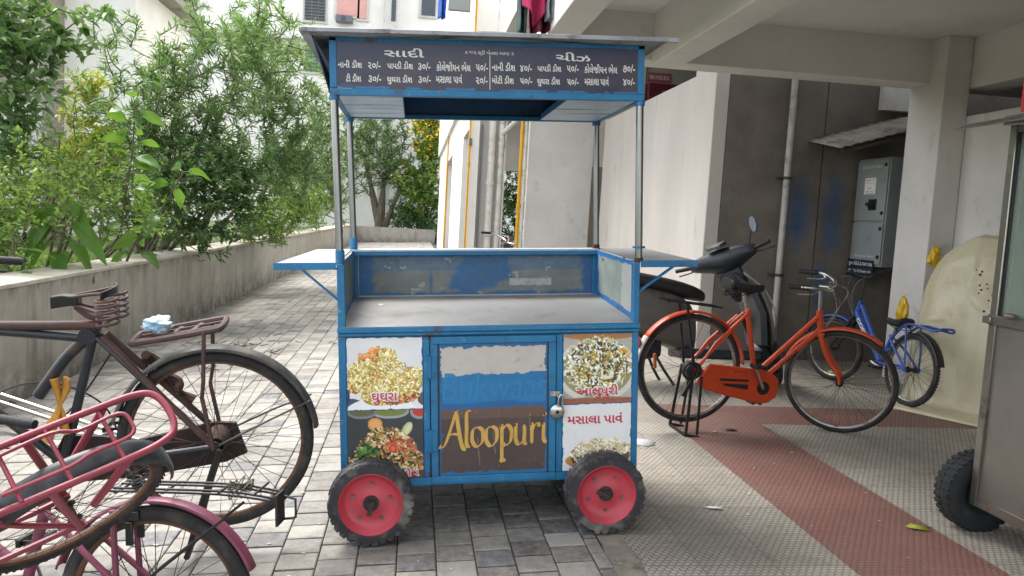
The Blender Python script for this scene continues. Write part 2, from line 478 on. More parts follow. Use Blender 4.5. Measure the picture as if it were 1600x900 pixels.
# ------------------------------------------------------------------ parking under the building on the right
S = thing('parking_building', 'white plastered apartment building on stilts over the tiled parking bay at right', 'building', (1.0, 6.3, ZF))
sh = (-1.0, -6.3, -ZF)
def part(name, m, lo, hi, bevel=.008, parent=S):
    bb = MB(); bb.box(lo, hi); return bb.build(name, m, parent, bevel=bevel, shift=sh)
part('ceiling_slab', CEIL, (1.202, -5, 3.08), (9, 6.36, 3.22))
part('edge_beam', CEIL, (.96, -5, 2.75), (1.20, 6.62, 3.12))
part('ceiling_beam', CEIL, (1.90, -5, 2.66), (2.14, 6.352, 3.085))
part('cross_beam', CEIL, (1.202, 6.355, 2.70), (9, 6.62, 3.3))
part('side_beam', CEIL, (4.665, -1.5, 2.65), (4.95, 6.352, 3.084))
part('column', PLASTER, (4.42, 6.16, -.05), (4.66, 6.62, 3.082))
part('inner_ceiling', CEIL, (1.3, 6.622, 4.25), (9, 13, 4.4))
part('inner_wall', mat('inner_plaster', '#bdb9b2', '#aba7a0', 2, .9, bump=.15), (2.95, 12.0, -.05), (9, 12.15, 4.25))
part('added_unseen_wall', PLASTER, (1.55, -5, 3.232), (1.7, 6.6, 12.0))  # unseen upper storey, added to block sky light from the right
part('upper_wall', PLASTER, (1.16, 6.625, 4.41), (9, 6.8, 12.0))
part('bay_wall', PLASTER, (9, -5, -.05), (9.2, 13, 4.4))

b = MB(); b.box((2.88, 7.42, -.05), (3.02, 11.85, 2.93)); b.box((2.872, 7.38, -.05), (3.02, 7.95, 3.02))
o = b.build('side_wall', mat('scuffed_plaster', '#c9c2bb', '#bab3ac', 1.8, .9, dirt='#847d75', dscale=3.5, dlo=.60, dhi=.85, bump=.4, bscale=50, stretch=(1, 1, .35)), bevel=.01); tag(o, 'pale plastered wall with scuffs receding behind the scooter, lit by the open drive', 'wall')
b = MB(); b.box((3.022, 7.38, -.05), (4.045, 7.55, 4.2)); b.box((4.058, 7.385, -.05), (9, 7.55, 4.2)); b.box((4.04, 7.40, -.05), (4.06, 7.54, 4.2))
def darkwall_mat():
    g = NT('dark_plaster_with_blue_spray')
    base = g.mix(g.ramp(g.noise(3.5), .3, .7), '#7b746b', '#68615a')
    sp = g.n('SeparateXYZ'); g.l(g.co(), sp.inputs[0])
    def blob(x, z, rx, rz):
        a = g.math('POWER', g.math('DIVIDE', g.math('SUBTRACT', sp.outputs[0], x), rx), 2.0); c = g.math('POWER', g.math('DIVIDE', g.math('SUBTRACT', sp.outputs[2], z), rz), 2.0)
        return g.ramp(g.math('ADD', g.math('ADD', a, c), g.math('MULTIPLY', g.noise(6, 8, .7), 1.6)), 1.9, .7)
    k = g.math('MAXIMUM', blob(3.86, 1.55, .15, .42), blob(4.22, 1.55, .13, .5))
    k = g.math('MAXIMUM', k, blob(4.15, .8, .1, .3))
    base = g.mix(g.math('MULTIPLY', k, .85), base, '#2c5a86')
    base = g.mix(g.ramp(g.noise(18, 9, .75), .66, .72), base, '#a59f94')
    base = g.mix(g.ramp(g.noise(2, 6, .7), .5, .8), base, '#57514b')
    g.set(Base_Color=base, Roughness=.93); g.bump(g.noise(75, 6, .7), .8, .01); return g.m
o = b.build('back_wall', darkwall_mat()); tag(o, 'dark grey rough plaster wall with blue spray patches facing out behind the bicycles', 'wall')
b = MB(); b.box((4.60, 7.30, 2.62), (5.2, 7.378, 4.2)); o = b.build('wall_panel', PLASTER); tag(o, 'small pale wall panel high above the tin awning beside the column', 'wall')
b = MB(); b.box((4.663, -.5, -.05), (4.84, 6.55, 2.42)); o = b.build('partition_wall', PLASTER, bevel=.01)
tag(o, 'cream plastered partition wall behind the plastic sheet, stopping short of the beam', 'wall')
b = MB(); b.box((6.2, -.5, -.05), (6.3, 6.3, 3.07)); o = b.build('store_wall', mat('store_wall_paint', '#4b5563', '#3d4652', 3, .8)); tag(o, 'dark blue grey wall seen through the gap above the partition', 'wall')

# drain pipe with clips
t = thing('drain_pipe', 'thin grey white drain pipe clipped up the dark wall behind the scooter', 'pipe', (3.66, 7.32, ZF))
b = MB(); b.cyl((0, 0, 0), (0, 0, 3.2), .032, 16); b.build('pipe', mat('grey_pvc', '#b9b8b3', '#a3a29d', 5, .5, dirt='#716c64', dscale=9, bump=.05), t)
for z in (.85, 1.82):
    b = MB(); b.cyl((0, 0, z), (0, 0, z + .03), .039, 16); b.box((-.09, -.006, z + .005), (.06, .06, z + .025)); b.build('clip', mat('rusty_clip', '#4a4038', '#33302d', 20, .7), t)

# corrugated awning above the electric box
AWM = mat('asbestos_sheet', '#a5a198', '#8b877e', 6, .85, dirt='#4b473f', dscale=7, bump=.3)
t = thing('tin_awning', 'corrugated grey awning sheet sloping over the electric box', 'awning', (4.4, 7.37, 2.25))
b = MB()
def awn(u, v):
    x = -.52 + 1.12 * u; return (x, -.62 + .62 * v, (-.10 + .31 * (x + .52)) + .12 * v + .005 * math.sin(x * 2 * math.pi / .10))
b.grid(awn, 110, 6); b.build('sheet', AWM, t, solid=.008)
b = MB(); b.bar((-.5, -.6, -.14), (.58, -.6, .195), .03, .03); b.bar((-.4, 0, .03), (-.4, -.6, -.10), .03, .03); b.bar((.5, 0, .32), (.5, -.6, .16), .03, .03); b.build('bracket', mat('dark_steel', '#2a2a2c', '#3b3633', 10, .6, dirt='#5b3b28'), t)

# electric box
BOXM = mat('grey_enamel', '#8b9290', '#7c8381', 3, .45, dirt='#4f5350', dscale=6, dlo=.58, dhi=.85, bump=.05)
t = thing('electric_box', 'tall grey electric distribution box with two doors on the dark wall', 'electric box', M=Matrix.Translation((4.72, 7.09, 1.06)) @ Matrix.Rotation(-math.pi / 2, 4, 'Z'))
b = MB(); b.box((-.26, -.28, 0), (.26, 0, 1.05)); b.build('cabinet', BOXM, t, bevel=.006)
for z0, z1 in ((.44, 1.03), (.02, .42)):
    b = MB(); b.box((-.25, -.298, z0), (.25, -.282, z1)); d = b.build('cabinet_door', BOXM, t, bevel=.005)
    for zz in (z0 + .06, z1 - .07):
        b = MB(); b.box((.215, -.315, zz), (.235, -.299, zz + .03)); b.build('latch', mat('black_plastic', '#141416', '#1d1d20', 20, .45), d)
BLK = mat('black_plastic', '#141416', '#1d1d20', 20, .45)
b = MB(); b.cyl((.055, -.30, .60), (.055, -.325, .60), .045, 20); b.box((.02, -.355, .585), (.105, -.326, .615)); b.box((.0, -.31, .545), (.12, -.2995, .65)); b.build('switch_handle', BLK, t, bevel=.002)
WHT = mat('white_paint', '#e6e4de', '#d8d6d0', 8, .6)
b = MB(); b.box((-.10, -.3015, .70), (.08, -.2985, .86)); pl = b.build('notice_plate', WHT, t)
REDI = mat('red_ink', '#b3312f', '#a32a2a', 8, .6); INK = mat('black_ink', '#1b1b1f', '#1b1b1f', 8, .6)
for k, (tx, z) in enumerate((('સૂચના', .835), ('અડકવું નહીં', .81), ('415 V', .755), ('જોખમ', .73), ('વીજળી', .71))):
    text('notice_lettering', tx, REDI if k % 2 else INK, pl, -.08 if k != 2 else -.04, .06 if k != 2 else .02, z - .008, z + .008 if k != 2 else z + .014, -.3022)
text('door_lettering', 'વીજ મીટર પેટી વિભાગ', WHT, t, -.17, .15, .950, .985, -.2995)
text('door_lettering', 'વીજ પુરવઠો વિભાગ', WHT, t, -.17, .15, .075, .110, -.2995)
b = MB(); b.box((-.27, -.305, -.11), (.17, -.2995, .055)); pl = b.build('name_plate', mat('navy_plate', '#1c2740', '#161f35', 6, .5), t)
text('plate_lettering', 'સુમન સીટી-ઈ-2-TH/F1.304', WHT, pl, -.25, .15, -.015, .040, -.3065, bold=.012)
text('plate_lettering', '(વીજ મીટર પેટી ઉપયોગ માટે)', WHT, pl, -.25, .14, -.08, -.04, -.3065)

# fire hose box and signs in the lit lobby beyond
t = thing('fire_hose_box', 'maroon fire hose box with a red sign above it on the inner wall', 'fire box', (3.75, 11.9, 2.9))
b = MB(); b.box((-.22, -.06, 0), (.45, .09, .66)); b.build('cabinet', mat('maroon_paint', '#6d1e32', '#5d1a2b', 4, .5), t, bevel=.01)
b = MB(); b.box((.0, -.07, .40), (.42, -.062, .55)); b.build('cabinet_window', mat('dusty_glass', '#a98a80', '#957a70', 4, .3), t)
b = MB(); b.box((-.20, .07, .70), (.16, .095, .84)); s_ = b.build('sign_plate', mat('pink_red_sign', '#b05468', '#a44c60', 4, .5), t)
text('sign_lettering', 'FIRE HOSE BOX', WHT, s_, -.185, .145, .735, .80, .066, bold=.02)
t = thing('wall_sign', 'white notice board strip beside the fire hose box', 'sign', (3.5, 11.93, 2.9))
b = MB(); b.box((-.20, .02, 0), (-.0, .065, 1.0)); b.build('board', WHT, t)
text('board_lettering', 'TENANT', mat('maroon_paint', '#6d1e32'), t, -.19, -.01, .53, .63, .017, bold=.02)

# ------------------------------------------------------------------ the blue food cart
def enamel(name, a, b2, rust='#4a2f22', wear='#77808a', seed=0, bare=.0):
    g = NT(name)
    c = g.mix(g.ramp(g.noise(7), .3, .7), a, b2)
    c = g.mix(g.ramp(g.noise(38, 8, .75), .60, .66), c, wear)
    c = g.mix(g.ramp(g.noise(9, 10, .78), .57, .66), c, rust)
    g.set(Base_Color=c, Roughness=g.math('ADD', .38, g.math('MULTIPLY', g.noise(12), .3)))
    g.bump(g.math('ADD', g.noise(22, 6, .6), g.math('MULTIPLY', g.noise(120, 4), .4)), .35, .004)
    return g.m
BLUE = enamel('blue_enamel', '#0f5d8a', '#18719b')
BLUED = enamel('faded_blue_enamel', '#2a5f88', '#1d6aa6', wear='#6f7d88')
ALU = mat('worn_aluminium_sheet', '#a9abab', '#94989a', 5, .42, .55, dirt='#5a5b58', dscale=6, dlo=.56, dhi=.8, bump=.12, bscale=30)
ROOFM = mat('galvanised_roof_sheet', '#9a9da0', '#7f8387', 6, .5, .5, dirt='#4c4f52', dscale=8, bump=.15, bscale=40)
STEEL = mat('stainless_tube', '#8e908e', '#7b7e7e', 4, .30, 1.0, dirt='#6e6c66', dscale=20, dlo=.6, dhi=.8, bump=.03, drough=.5)
TABLE = mat('worn_table_sheet', '#9f9d99', '#8a8986', 3, .5, .25, dirt='#6b6458', dscale=3.5, dlo=.52, dhi=.82, bump=.1, bscale=40)
SHELF = mat('white_laminate', '#b3bec8', '#a2adb8', 4, .35, dirt='#7d8790', dscale=9, dlo=.6, bump=.05)
PRINT = mat('printed_vinyl', '#ffffff', None, rough=.38, attr=True, dirt='#6f6657', dscale=22, dlo=.64, dhi=.82, bump=.08, bscale=30)
OLDPAINT = mat('scraped_paint', '#ffffff', None, rough=.55, attr=True, dirt='#55534e', dscale=16, dlo=.60, dhi=.8, bump=.3, bscale=40)
RUBBER = mat('dusty_rubber', '#37363a', '#2b2a2d', 7, .85, dirt='#8a847b', dscale=9, dlo=.48, dhi=.75, bump=.4, bscale=60)
REDRIM = mat('red_rim_paint', '#bd4350', '#ad3947', 6, .42, dirt='#8d5450', dscale=14, dlo=.53, dhi=.72, bump=.15)
CHROME = mat('dull_chrome', '#bcbcb8', '#9c9c98', 12, .28, 1.0, dirt='#5d4a38', dscale=25, dlo=.58, dhi=.75, bump=.04, drough=.6)
RUSTY = mat('rusty_iron', '#4a3026', '#33241f', 18, .85, dirt='#6e4027', dscale=14, bump=.4, bscale=90)

AL = math.atan(SLOPE); CO = (.385, 3.5, 0)
CM = Matrix.Translation((CO[0] * math.cos(AL), CO[1], CO[0] * math.sin(AL))) @ Matrix.Rotation(-AL, 4, 'Y')
cart = thing('food_cart', 'blue metal street food cart with a Gujarati menu board under its roof and red wheels', 'food cart', M=CM)
cs = (-CO[0], -CO[1], 0)
def cp(name, m, b, parent=None, **k): return b.build(name, m, parent or cart, shift=cs, **k)
F, BK = 3.12, 3.88
XL, XR = -.237, 1.005
def tz(y): return .850 + (y - F) * .058            # the worktop and the rim rise a little to the back
def sz(y): return 1.122 + (y - F) * .030

# frame of angle iron
b = MB()
for x0, x1 in ((XL, XL + .030), (XR - .028, XR)):
    b.box((x0, F - .012, .20), (x1, F + .022, 1.118)); b.box((x0, BK - .03, .20), (x1, BK, 1.14))
b.box((XL + .031, F - .010, .822), (XR - .029, F + .02, .838))          # rails in front
b.box((XL + .031, F - .012, .197), (XR - .029, F + .02, .232))
b.box((.100, F - .011, .233), (.128, F + .015, .821)); b.box((.652, F - .011, .233), (.680, F + .015, .821))
for x0, x1 in ((XL + .002, XL + .03), (XR - .03, XR - .002)):
    b.box((x0, F + .023, .197), (x1, BK - .031, .232)); b.box((x0, F + .023, .80), (x1, BK - .031, .836))
b.box((XL + .031, BK - .03, .197), (XR - .031, BK, .232))
cp('frame', BLUE, b, bevel=.003)
b = MB(); b.box((XL - .002, F - .028, .842), (XR + .002, F - .002, .866)); b.box((XL - .001, F - .022, .827), (XR + .001, F - .0125, .8415))
cp('table_edge', BLUE, b, bevel=.004)
# sheet sides
b = MB(); b.box((XL + .006, F + .02, .233), (XL + .012, BK - .03, 1.12)); b.box((XR - .012, F + .02, .233), (XR - .006, BK - .03, 1.12)); b.box((XL + .031, BK - .012, .233), (XR - .029, BK - .006, 1.13))
b.box((XL + .031, F + .02, .21), (XR - .031, BK - .03, .216)); b.box((XL + .031, F + .004, .233), (XR - .029, F + .008, .82))
cp('side_panel', BLUED, b)
b = MB()
b.add([(XL + .012, F - .0275, .8665), (XR - .012, F - .0275, .8665), (XR - .012, BK - .014, tz(BK) + .0165), (XL + .012, BK - .014, tz(BK) + .0165),
       (XL + .012, F - .0275, .8425), (XR - .012, F - .0275, .8425), (XR - .012, BK - .014, tz(BK) - .006), (XL + .012, BK - .014, tz(BK) - .006)], [(0, 1, 2, 3), (7, 6, 5, 4), (0, 3, 7, 4), (1, 5, 6, 2), (3, 2, 6, 7)])
cp('worktop', TABLE, b)

# printed panels, painted as arrays
rng = np.random.default_rng(11)
def rc(h): return np.array(lin(h))
def flat(h, w, c): a = np.zeros((h, w, 3)); a[:] = rc(c); return a
def mot(a, k, cell): a *= (1 - k / 2 + k * vnoise(a.shape[0], a.shape[1], cell, rng))[..., None]; return a
SEV = [rc(c) for c in ('#e2d489', '#cdbb63', '#efe6b4', '#b79a4a', '#a98644', '#f3eccb', '#8e8a3c')]
def inell(cx, cy, rx, ry, ang=0):
    c, s = math.cos(ang), math.sin(ang)
    def f(r):
        t, q = r.random() * 2 * math.pi, math.sqrt(r.random()); u, v = rx * q * math.cos(t), ry * q * math.sin(t)
        return cx + c * u - s * v, cy + s * u + c * v
    return f
a = mot(flat(150, 156, '#d9dadb'), .18, 40)                   # ghughra plate
ell(a, 4, 140, 30, 16, rc('#3d4a66')); ell(a, -4, 118, 10, 16, rc('#23304f')); ell(a, 70, 150, 72, 26, rc('#e9eaea')); ell(a, 158, 128, 14, 14, rc('#5a4a3c'))
for (cx, cy, rx, ry, an) in ((40, 72, 48, 30, -.5), (62, 48, 42, 22, -.3), (92, 108, 62, 26, -.25), (120, 92, 44, 24, -.35)):
    ell(a, cx, cy + 3, rx, ry, rc('#a2793f'), 1, an); strokes(a, inell(cx, cy, rx, ry, an), rng, 520, SEV, 6, .75)
for (cx, cy, rx, ry, an) in ((34, 92, 34, 10, -.6), (18, 104, 12, 8, -.4), (112, 128, 40, 9, -.2), (46, 46, 22, 12, -.2)):
    ell(a, cx, cy, rx, ry, rc('#9a4e22'), .85, an); strokes(a, inell(cx, cy, rx, ry, an), rng, 90, [rc('#c97f3e'), rc('#7c3a19'), rc('#e3c98a')], 5, 1)
for k in range(16):
    x, y = inell(52, 36, 26, 14)(rng) if k < 8 else inell(104, 86, 30, 12)(rng)
    ell(a, x, y, 7, 5, rc('#d98f4a') * (.8 + .4 * rng.random()), .95, rng.random() * 3); ell(a, x - 1, y - 1.5, 3.5, 2, rc('#efc08a'), .8)
strokes(a, inell(70, 84, 62, 46), rng, 900, SEV, 5, .6)
img1 = a
a = mot(flat(150, 156, '#33383d'), .35, 22)                   # lower left plate
ell(a, 88, 4, 38, 15, rc('#9a9f9c')); ell(a, 88, 2, 34, 12, rc('#6f7d3a')); ell(a, 30, 4, 30, 14, rc('#787f80')); ell(a, 30, 2, 26, 11, rc('#5d5f42')); ell(a, 150, 6, 22, 16, rc('#8d8f92')); ell(a, 151, 4, 18, 12, rc('#b8352f'))
ell(a, 80, 132, 92, 52, rc('#c3c7c4')); ell(a, 80, 136, 86, 50, rc('#5a3c20')); ell(a, 56, 30, 15, 14, rc('#cf8f4e')); ell(a, 56, 30, 11, 10, rc('#dca565'))
ell(a, 122, 42, 9, 16, rc('#b9bd8c'), 1, .5); ell(a, 124, 42, 5, 12, rc('#cfd0a8'), 1, .5)
MIX = [rc(c) for c in ('#c9a860', '#74301f', '#4b6a30', '#a8592f', '#d9c794', '#5a261a', '#34502a', '#a2814a', '#b87a48', '#e2d6b0', '#3b2a20')]
for (cx, cy, rx, ry) in ((80, 112, 78, 40), (80, 84, 58, 34), (78, 62, 38, 22)): strokes(a, inell(cx, cy, rx, ry), rng, 700, MIX, 8, 1.1)
strokes(a, inell(40, 88, 24, 18), rng, 40, [rc('#3f6a30'), rc('#5f8a44'), rc('#2b4a24')], 8, 1.5)
strokes(a, inell(110, 78, 30, 16), rng, 34, [rc('#b5583a'), rc('#c4794f'), rc('#96422e')], 9, 1.6)
ell(a, 92, 84, 8, 9, rc('#c33a24')); ell(a, 92, 84, 5, 5.5, rc('#e06a45'))
img2 = a
a = mot(flat(150, 152, '#a9a79f'), .3, 30)                    # aloopuri plate
ell(a, 80, 0, 90, 14, rc('#a4733f')); ell(a, 74, 78, 88, 70, rc('#c9c8c0')); ell(a, 74, 76, 78, 60, rc('#8f8a68')); ell(a, 80, 150, 100, 16, rc('#8a8f8d'))
strokes(a, inell(76, 66, 70, 54), rng, 900, [rc(c) for c in ('#dfe0d0', '#b9c0a8', '#f1f2e8', '#c9b060', '#7d7440', '#a8b59a')], 13, 1.2)
for k in range(15):
    x, y = inell(76, 66, 66, 46)(rng); c = [rc('#5a3d26'), rc('#c9a23a'), rc('#d6c04e')][k % 3]
    strokes(a, inell(x, y, 13, 9), rng, 46, [c, c * 1.25, c * .7], 7, 1)
strokes(a, inell(76, 70, 66, 48), rng, 120, [rc('#eef0e8'), rc('#cfd9ca')], 24, 1.0)
strokes(a, inell(76, 70, 68, 50), rng, 260, [rc('#6a5236'), rc('#8d8a3c'), rc('#3f3a28'), rc('#b9a03c')], 7, .9)
a[138:] = mot(flat(12, 152, '#94583a'), .3, 8)
img3 = a
a = mot(flat(150, 152, '#dbdcdc'), .1, 40)                    # masala pav
ell(a, 40, 128, 30, 14, rc('#9c6b34')); ell(a, 28, 126, 22, 12, rc('#b98446')); ell(a, 84, 118, 66, 32, rc('#6d4a2c'))
strokes(a, inell(88, 112, 66, 30), rng, 900, [rc(c) for c in ('#d9cfae', '#f0ead6', '#b49a68', '#7a4f2c', '#54351f', '#e4d9b8')], 7, .8)
ell(a, 132, 118, 18, 14, rc('#5a3426'), .9); strokes(a, inell(90, 100, 62, 20), rng, 260, [rc('#f0ead6'), rc('#c8b98c')], 7, .8)
img4 = a
def ragged(img, col, edge, amp, cell=9):
    h, w = img.shape[:2]; n1 = vnoise(h, w, cell, rng)
    y, x = np.mgrid[0:h, 0:w]; d = np.minimum(np.minimum(x, w - 1 - x), np.minimum(y, h - 1 - y))
    img[d < edge + amp * (n1 - .45)] = rc(col) * .95
    return img
ragged(img1, '#1d70ac', .6, 5); ragged(img2, '#2a5a80', .4, 3); ragged(img3, '#1d70ac', .4, 5); ragged(img4, '#1d70ac', .3, 6)
PL = sheet('food_print', PRINT, cart, -.206, .0985, .524, .8215, F - .0122, img1, cs); PL['label'] = 'plate of sev covered ghughra on white'
P2 = sheet('food_print', PRINT, cart, -.206, .0985, .234, .5225, F - .0122, img2, cs); P2['label'] = 'dark plate heaped with red and green bhel'
P3 = sheet('food_print', PRINT, cart, .681, .976, .524, .8215, F - .0122, img3, cs); P3['label'] = 'plate of aloopuri in curd'
P4 = sheet('food_print', PRINT, cart, .681, .976, .234, .5225, F - .0122, img4, cs); P4['label'] = 'masala pav on a white ground'
MAG = mat('magenta_ink', '#c2385c', '#b83055', 8, .5); WINK = mat('white_ink', '#eceae6', '#e2e0dc', 8, .55)
CRED = mat('crimson_ink', '#c0394b', '#b43243', 8, .5)
def outlined(parent, body, m, x0, x1, z0, z1, y, bold):
    e = (z1 - z0) * .09
    text('print_outline', body, WINK, parent, x0 - e + cs[0], x1 + e + cs[0], z0 - e, z1 + e, y + cs[1], bold=bold * 3.6)
    text('print_lettering', body, m, parent, x0 + cs[0], x1 + cs[0], z0, z1, y - .0012 + cs[1], bold=bold)
outlined(PL, 'ઘુઘરા', MAG, -.108, -.004, .546, .594, F - .0135, .02)
outlined(P2, 'ગોટા', MAG, .006, .078, .243, .278, F - .0135, .02)
outlined(P3, 'આલુપુરી', CRED, .738, .918, .546, .606, F - .0135, .02)
text('print_lettering', 'મસાલા પાવં', CRED, P4, .702 + cs[0], .940 + cs[0], .437, .482, F - .0135 + cs[1], bold=.025)

# door
door = None
b = MB(); b.box((.131, F - .020, .207), (.650, F - .0125, .236)); b.box((.131, F - .020, .790), (.650, F - .0125, .820))
b.box((.131, F - .020, .2365), (.160, F - .0125, .7895)); b.box((.620, F - .020, .2365), (.650, F - .0125, .7895))
door = cp('door', BLUE, b, bevel=.0025)
h, w_ = 210, 170
a = np.zeros((h, w_, 3)); y, x = np.mgrid[0:h, 0:w_]
n1, n2, n3 = vnoise(h, w_, 26, rng), vnoise(h, w_, 8, rng), vnoise(h, w_, 4, rng, 2)
streakx = np.repeat(vnoise(h, 4, 5, rng)[:, :1], w_, 1); streaky = np.repeat(vnoise(4, w_, 3, rng)[:1], h, 0)
a[:] = rc('#b3aea6'); a *= (.9 + .2 * n1)[..., None]
spots = (n3 > .90); a[spots] = rc('#7d776c')
blue = (y > 50 + 7 * (n2 - .5) + 5 * (n1 - .5) + x * -.02)
a[blue] = rc('#176c9f'); a[blue] *= (.75 + .5 * (0.5 * n1 + .5 * streakx))[blue][:, None]
deep = (y > 88 + 10 * n1); a[deep & blue] = rc('#1a5c93') * .95
brown = y > (104 + 3 * (n2 - .5) - x * .02)
a[brown] = rc('#4c3a33'); a[brown] *= (.7 + .5 * n1 + .15 * streakx)[brown][:, None]
hi = brown & (y < 116 + 5 * n1); a[hi] = rc('#6a5044') * .95
a[brown] = (a * (1 - .45 * (y / h)[..., None]) + rc('#3d3a3a') * .45 * (y / h)[..., None])[brown]
for sx_, y0_, y1_ in ((60, 150, 196), (74, 138, 168), (84, 140, 176), (120, 132, 150), (28, 118, 152), (140, 120, 140), (100, 178, 182)):
    for yy_ in range(y0_, y1_):
        if rng.random() < .8: a[yy_, int(sx_ + (yy_ - y0_) * .08 + rng.normal() * .5)] = rc('#857a70')
scr = brown & (n3 > .92); a[scr] = rc('#a89d90')
edge = np.minimum(np.minimum(x, w_ - 1 - x), np.minimum(y, h - 1 - y)) < 3 + 9 * np.maximum(n2 - .42, 0) + 2 * n3
a[edge] = rc('#18608f') * .95
dk = (np.minimum(x, w_ - 1 - x) < 2.2); a[dk] = rc('#272a30')
dp = sheet('door_panel', OLDPAINT, door, .1605, .6195, .2370, .7890, F - .0145, a, cs)
GHOST = mat('ghost_letter_paint', '#2d7aa3', '#2170a0', 30, .5, bump=.3)
text('ghost_lettering', 'Bukwaas', GHOST, dp, .178 + cs[0], .612 + cs[0], .556, .668, F - .0152 + cs[1], bold=-.012, shear=.12)
# brush lettering with a broad nib
GOLD = mat('gold_letter_paint', '#c9a356', '#b98c3c', 18, .5, dirt='#7a5c30', dscale=60, dlo=.58, bump=.1)
def nib(b, pts, wd, ang=.7, z=0.0, n=10):
    P = []
    q = [np.array(p, float) for p in pts]
    for i in range(len(q) - 1):
        p0 = q[i - 1] if i else 2 * q[0] - q[1]; p3 = q[i + 2] if i + 2 < len(q) else 2 * q[-1] - q[-2]
        for k in range(n):
            t = k / n; P.append(.5 * (2 * q[i] + (q[i + 1] - p0) * t + (2 * p0 - 5 * q[i] + 4 * q[i + 1] - p3) * t * t + (3 * q[i] - p0 - 3 * q[i + 1] + p3) * t ** 3))
    P.append(q[-1]); v = np.array([math.cos(ang), math.sin(ang)]) * wd / 2; u = np.array([-v[1], v[0]]) * .3
    o = len(b.v)
    for i, p in enumerate(P):
        tp = min(1, .35 + min(i, len(P) - 1 - i) / 4)
        d = P[min(i + 1, len(P) - 1)] - P[max(i - 1, 0)]; d = d / (np.linalg.norm(d) + 1e-9); nn = np.array([-d[1], d[0]])
        ww = max(abs(nn @ v), wd * .17) * tp
        for s in (-1, 1): b.v.append((p[0] + nn[0] * ww * s, z, p[1] + nn[1] * ww * s))
    for i in range(len(P) - 1): b.f.append([o + 2 * i, o + 2 * i + 1, o + 2 * i + 3, o + 2 * i + 2])
LET = [  # (strokes) in units of x-height, baseline 0
    ([[(.0, .02), (.35, .25), (.95, 1.62), (1.02, 1.75)], [(1.0, 1.70), (1.12, .9), (1.32, .1), (1.52, -.14)], [(.42, .55), (.75, .66), (1.22, .62)], [(.02, .0), (-.1, -.08), (.1, .2)]], 0, 1.42),
    ([[(.38, 1.72), (.12, 1.62), (.10, .9), (.10, .15), (.3, .02)]], 1.50, .3),
    ([[(.42, .95), (.12, .8), (.08, .3), (.35, .02), (.68, .25), (.70, .75), (.42, .95)]], 1.86, .6),
    ([[(.42, .95), (.12, .8), (.08, .3), (.35, .02), (.68, .25), (.70, .75), (.42, .95)]], 2.70, .6),
    ([[(.05, .85), (.18, .95), (.2, .5), (.2, -.65), (.28, -.72)], [(.2, .7), (.5, .97), (.78, .72), (.72, .2), (.42, .02), (.22, .15)], [(.02, -.72), (.2, -.64), (.42, -.74)]], 3.52, .7),
    ([[(.05, .9), (.14, .95), (.14, .3), (.32, .03), (.6, .2), (.68, .5)], [(.66, .95), (.68, .5), (.68, .1), (.84, .02)]], 4.42, .7),
    ([[(.05, .9), (.16, .95), (.16, .4), (.16, .03)], [(.16, .6), (.36, .92), (.56, .95), (.60, .8)]], 5.38, .5),
    ([[(.08, .93), (.14, .9), (.14, .3), (.28, .02)], [(.12, 1.3), (.22, 1.42), (.24, 1.34)]], 6.12, .3)]
b = MB(); zz = 0
sx = (.612 - .166) / 6.45
for strokes_, x0, _ in LET:
    for s_ in strokes_:
        zz += 1
        nib(b, [((.166 + (x0 + px) * sx) , .352 + (pz) * .0905 + (x0 + px) * .0012) for px, pz in s_], .0175, .55, F - .0155 - zz * .00004)
cp('brush_lettering', GOLD, b, parent=dp)
for z in (.655, .345):
    b = MB(); b.box((.104, F - .026, z), (.126, F - .0205, z + .085)); b.box((.133, F - .026, z), (.156, F - .0205, z + .085)); b.cyl((.1295, F - .024, z - .005), (.1295, F - .024, z + .09), .006, 10)
    for dz in (.015, .07):
        for xx in (.115, .145): b.cyl((xx, F - .0285, z + dz), (xx, F - .026, z + dz), .004, 8)
    cp('hinge', BLUE, b, parent=door, bevel=.001)
b = MB(); b.tube([(.655, F - .011, .575), (.655, F - .03, .575), (.655, F - .03, .56)], .004, 8); b.box((.625, F - .025, .563), (.668, F - .0205, .583)); cp('hasp', CHROME, b, parent=door)
lock = thing('padlock', 'round silver padlock hanging from the cart door hasp', 'padlock', M=CM @ Matrix.Translation((.652 + cs[0], F - .034 + cs[1], .500)))
b = MB(); b.lathe([(0, -.011), (.024, -.011), (.030, -.007), (.030, .007), (.024, .011), (0, .011)], 28); b.build('lock_body', CHROME, lock)
b = MB(); b.lathe([(0, -.0125), (.008, -.0125), (.008, -.0105), (0, -.0105)], 14); b.build('keyhole', INK, lock)
b = MB(); b.tube([(.006, 0, .022), (.007, 0, .05), (.016, 0, .07), (.024, 0, .06), (.022, 0, .02)], .0045, 8, smooth=6); b.build('shackle', CHROME, lock)

# inside of the serving well
h, w_ = 60, 220
n1, n2 = vnoise(h, w_, 30, rng), vnoise(h, w_, 7, rng); y, x = np.mgrid[0:h, 0:w_]
a = np.zeros((h, w_, 3)); a[:] = rc('#6f7671'); a *= (.75 + .5 * vnoise(h, w_, 12, rng))[..., None]
k = np.exp(-((x - 118) / 34.) ** 2 - ((y - 22) / 26.) ** 2) + .5 * np.exp(-((x - 98) / 20.) ** 2 - ((y - 45) / 14.) ** 2) + .5 * vnoise(h, w_, 9, rng) + .3 * n1 - .88
k = np.maximum(k, np.maximum(np.maximum((y - 50 - 7 * n2) / 12, (9 + 9 * n2 - x) / 20), np.maximum((x - 212 + 5 * n2) / 20, (5 + 4 * n2 - y) / 16)))
k = np.maximum(k, (.5 - np.abs(x - 66) / 5 - .5 * n2) * (y > 24) * .4)
f = np.clip(k * 5 + .5 + (vnoise(h, w_, 3, rng, 2) - .5) * .5, 0, 1)[..., None] * (.72 + .28 * vnoise(h, w_, 5, rng)[..., None]); m = f[..., 0] > .5
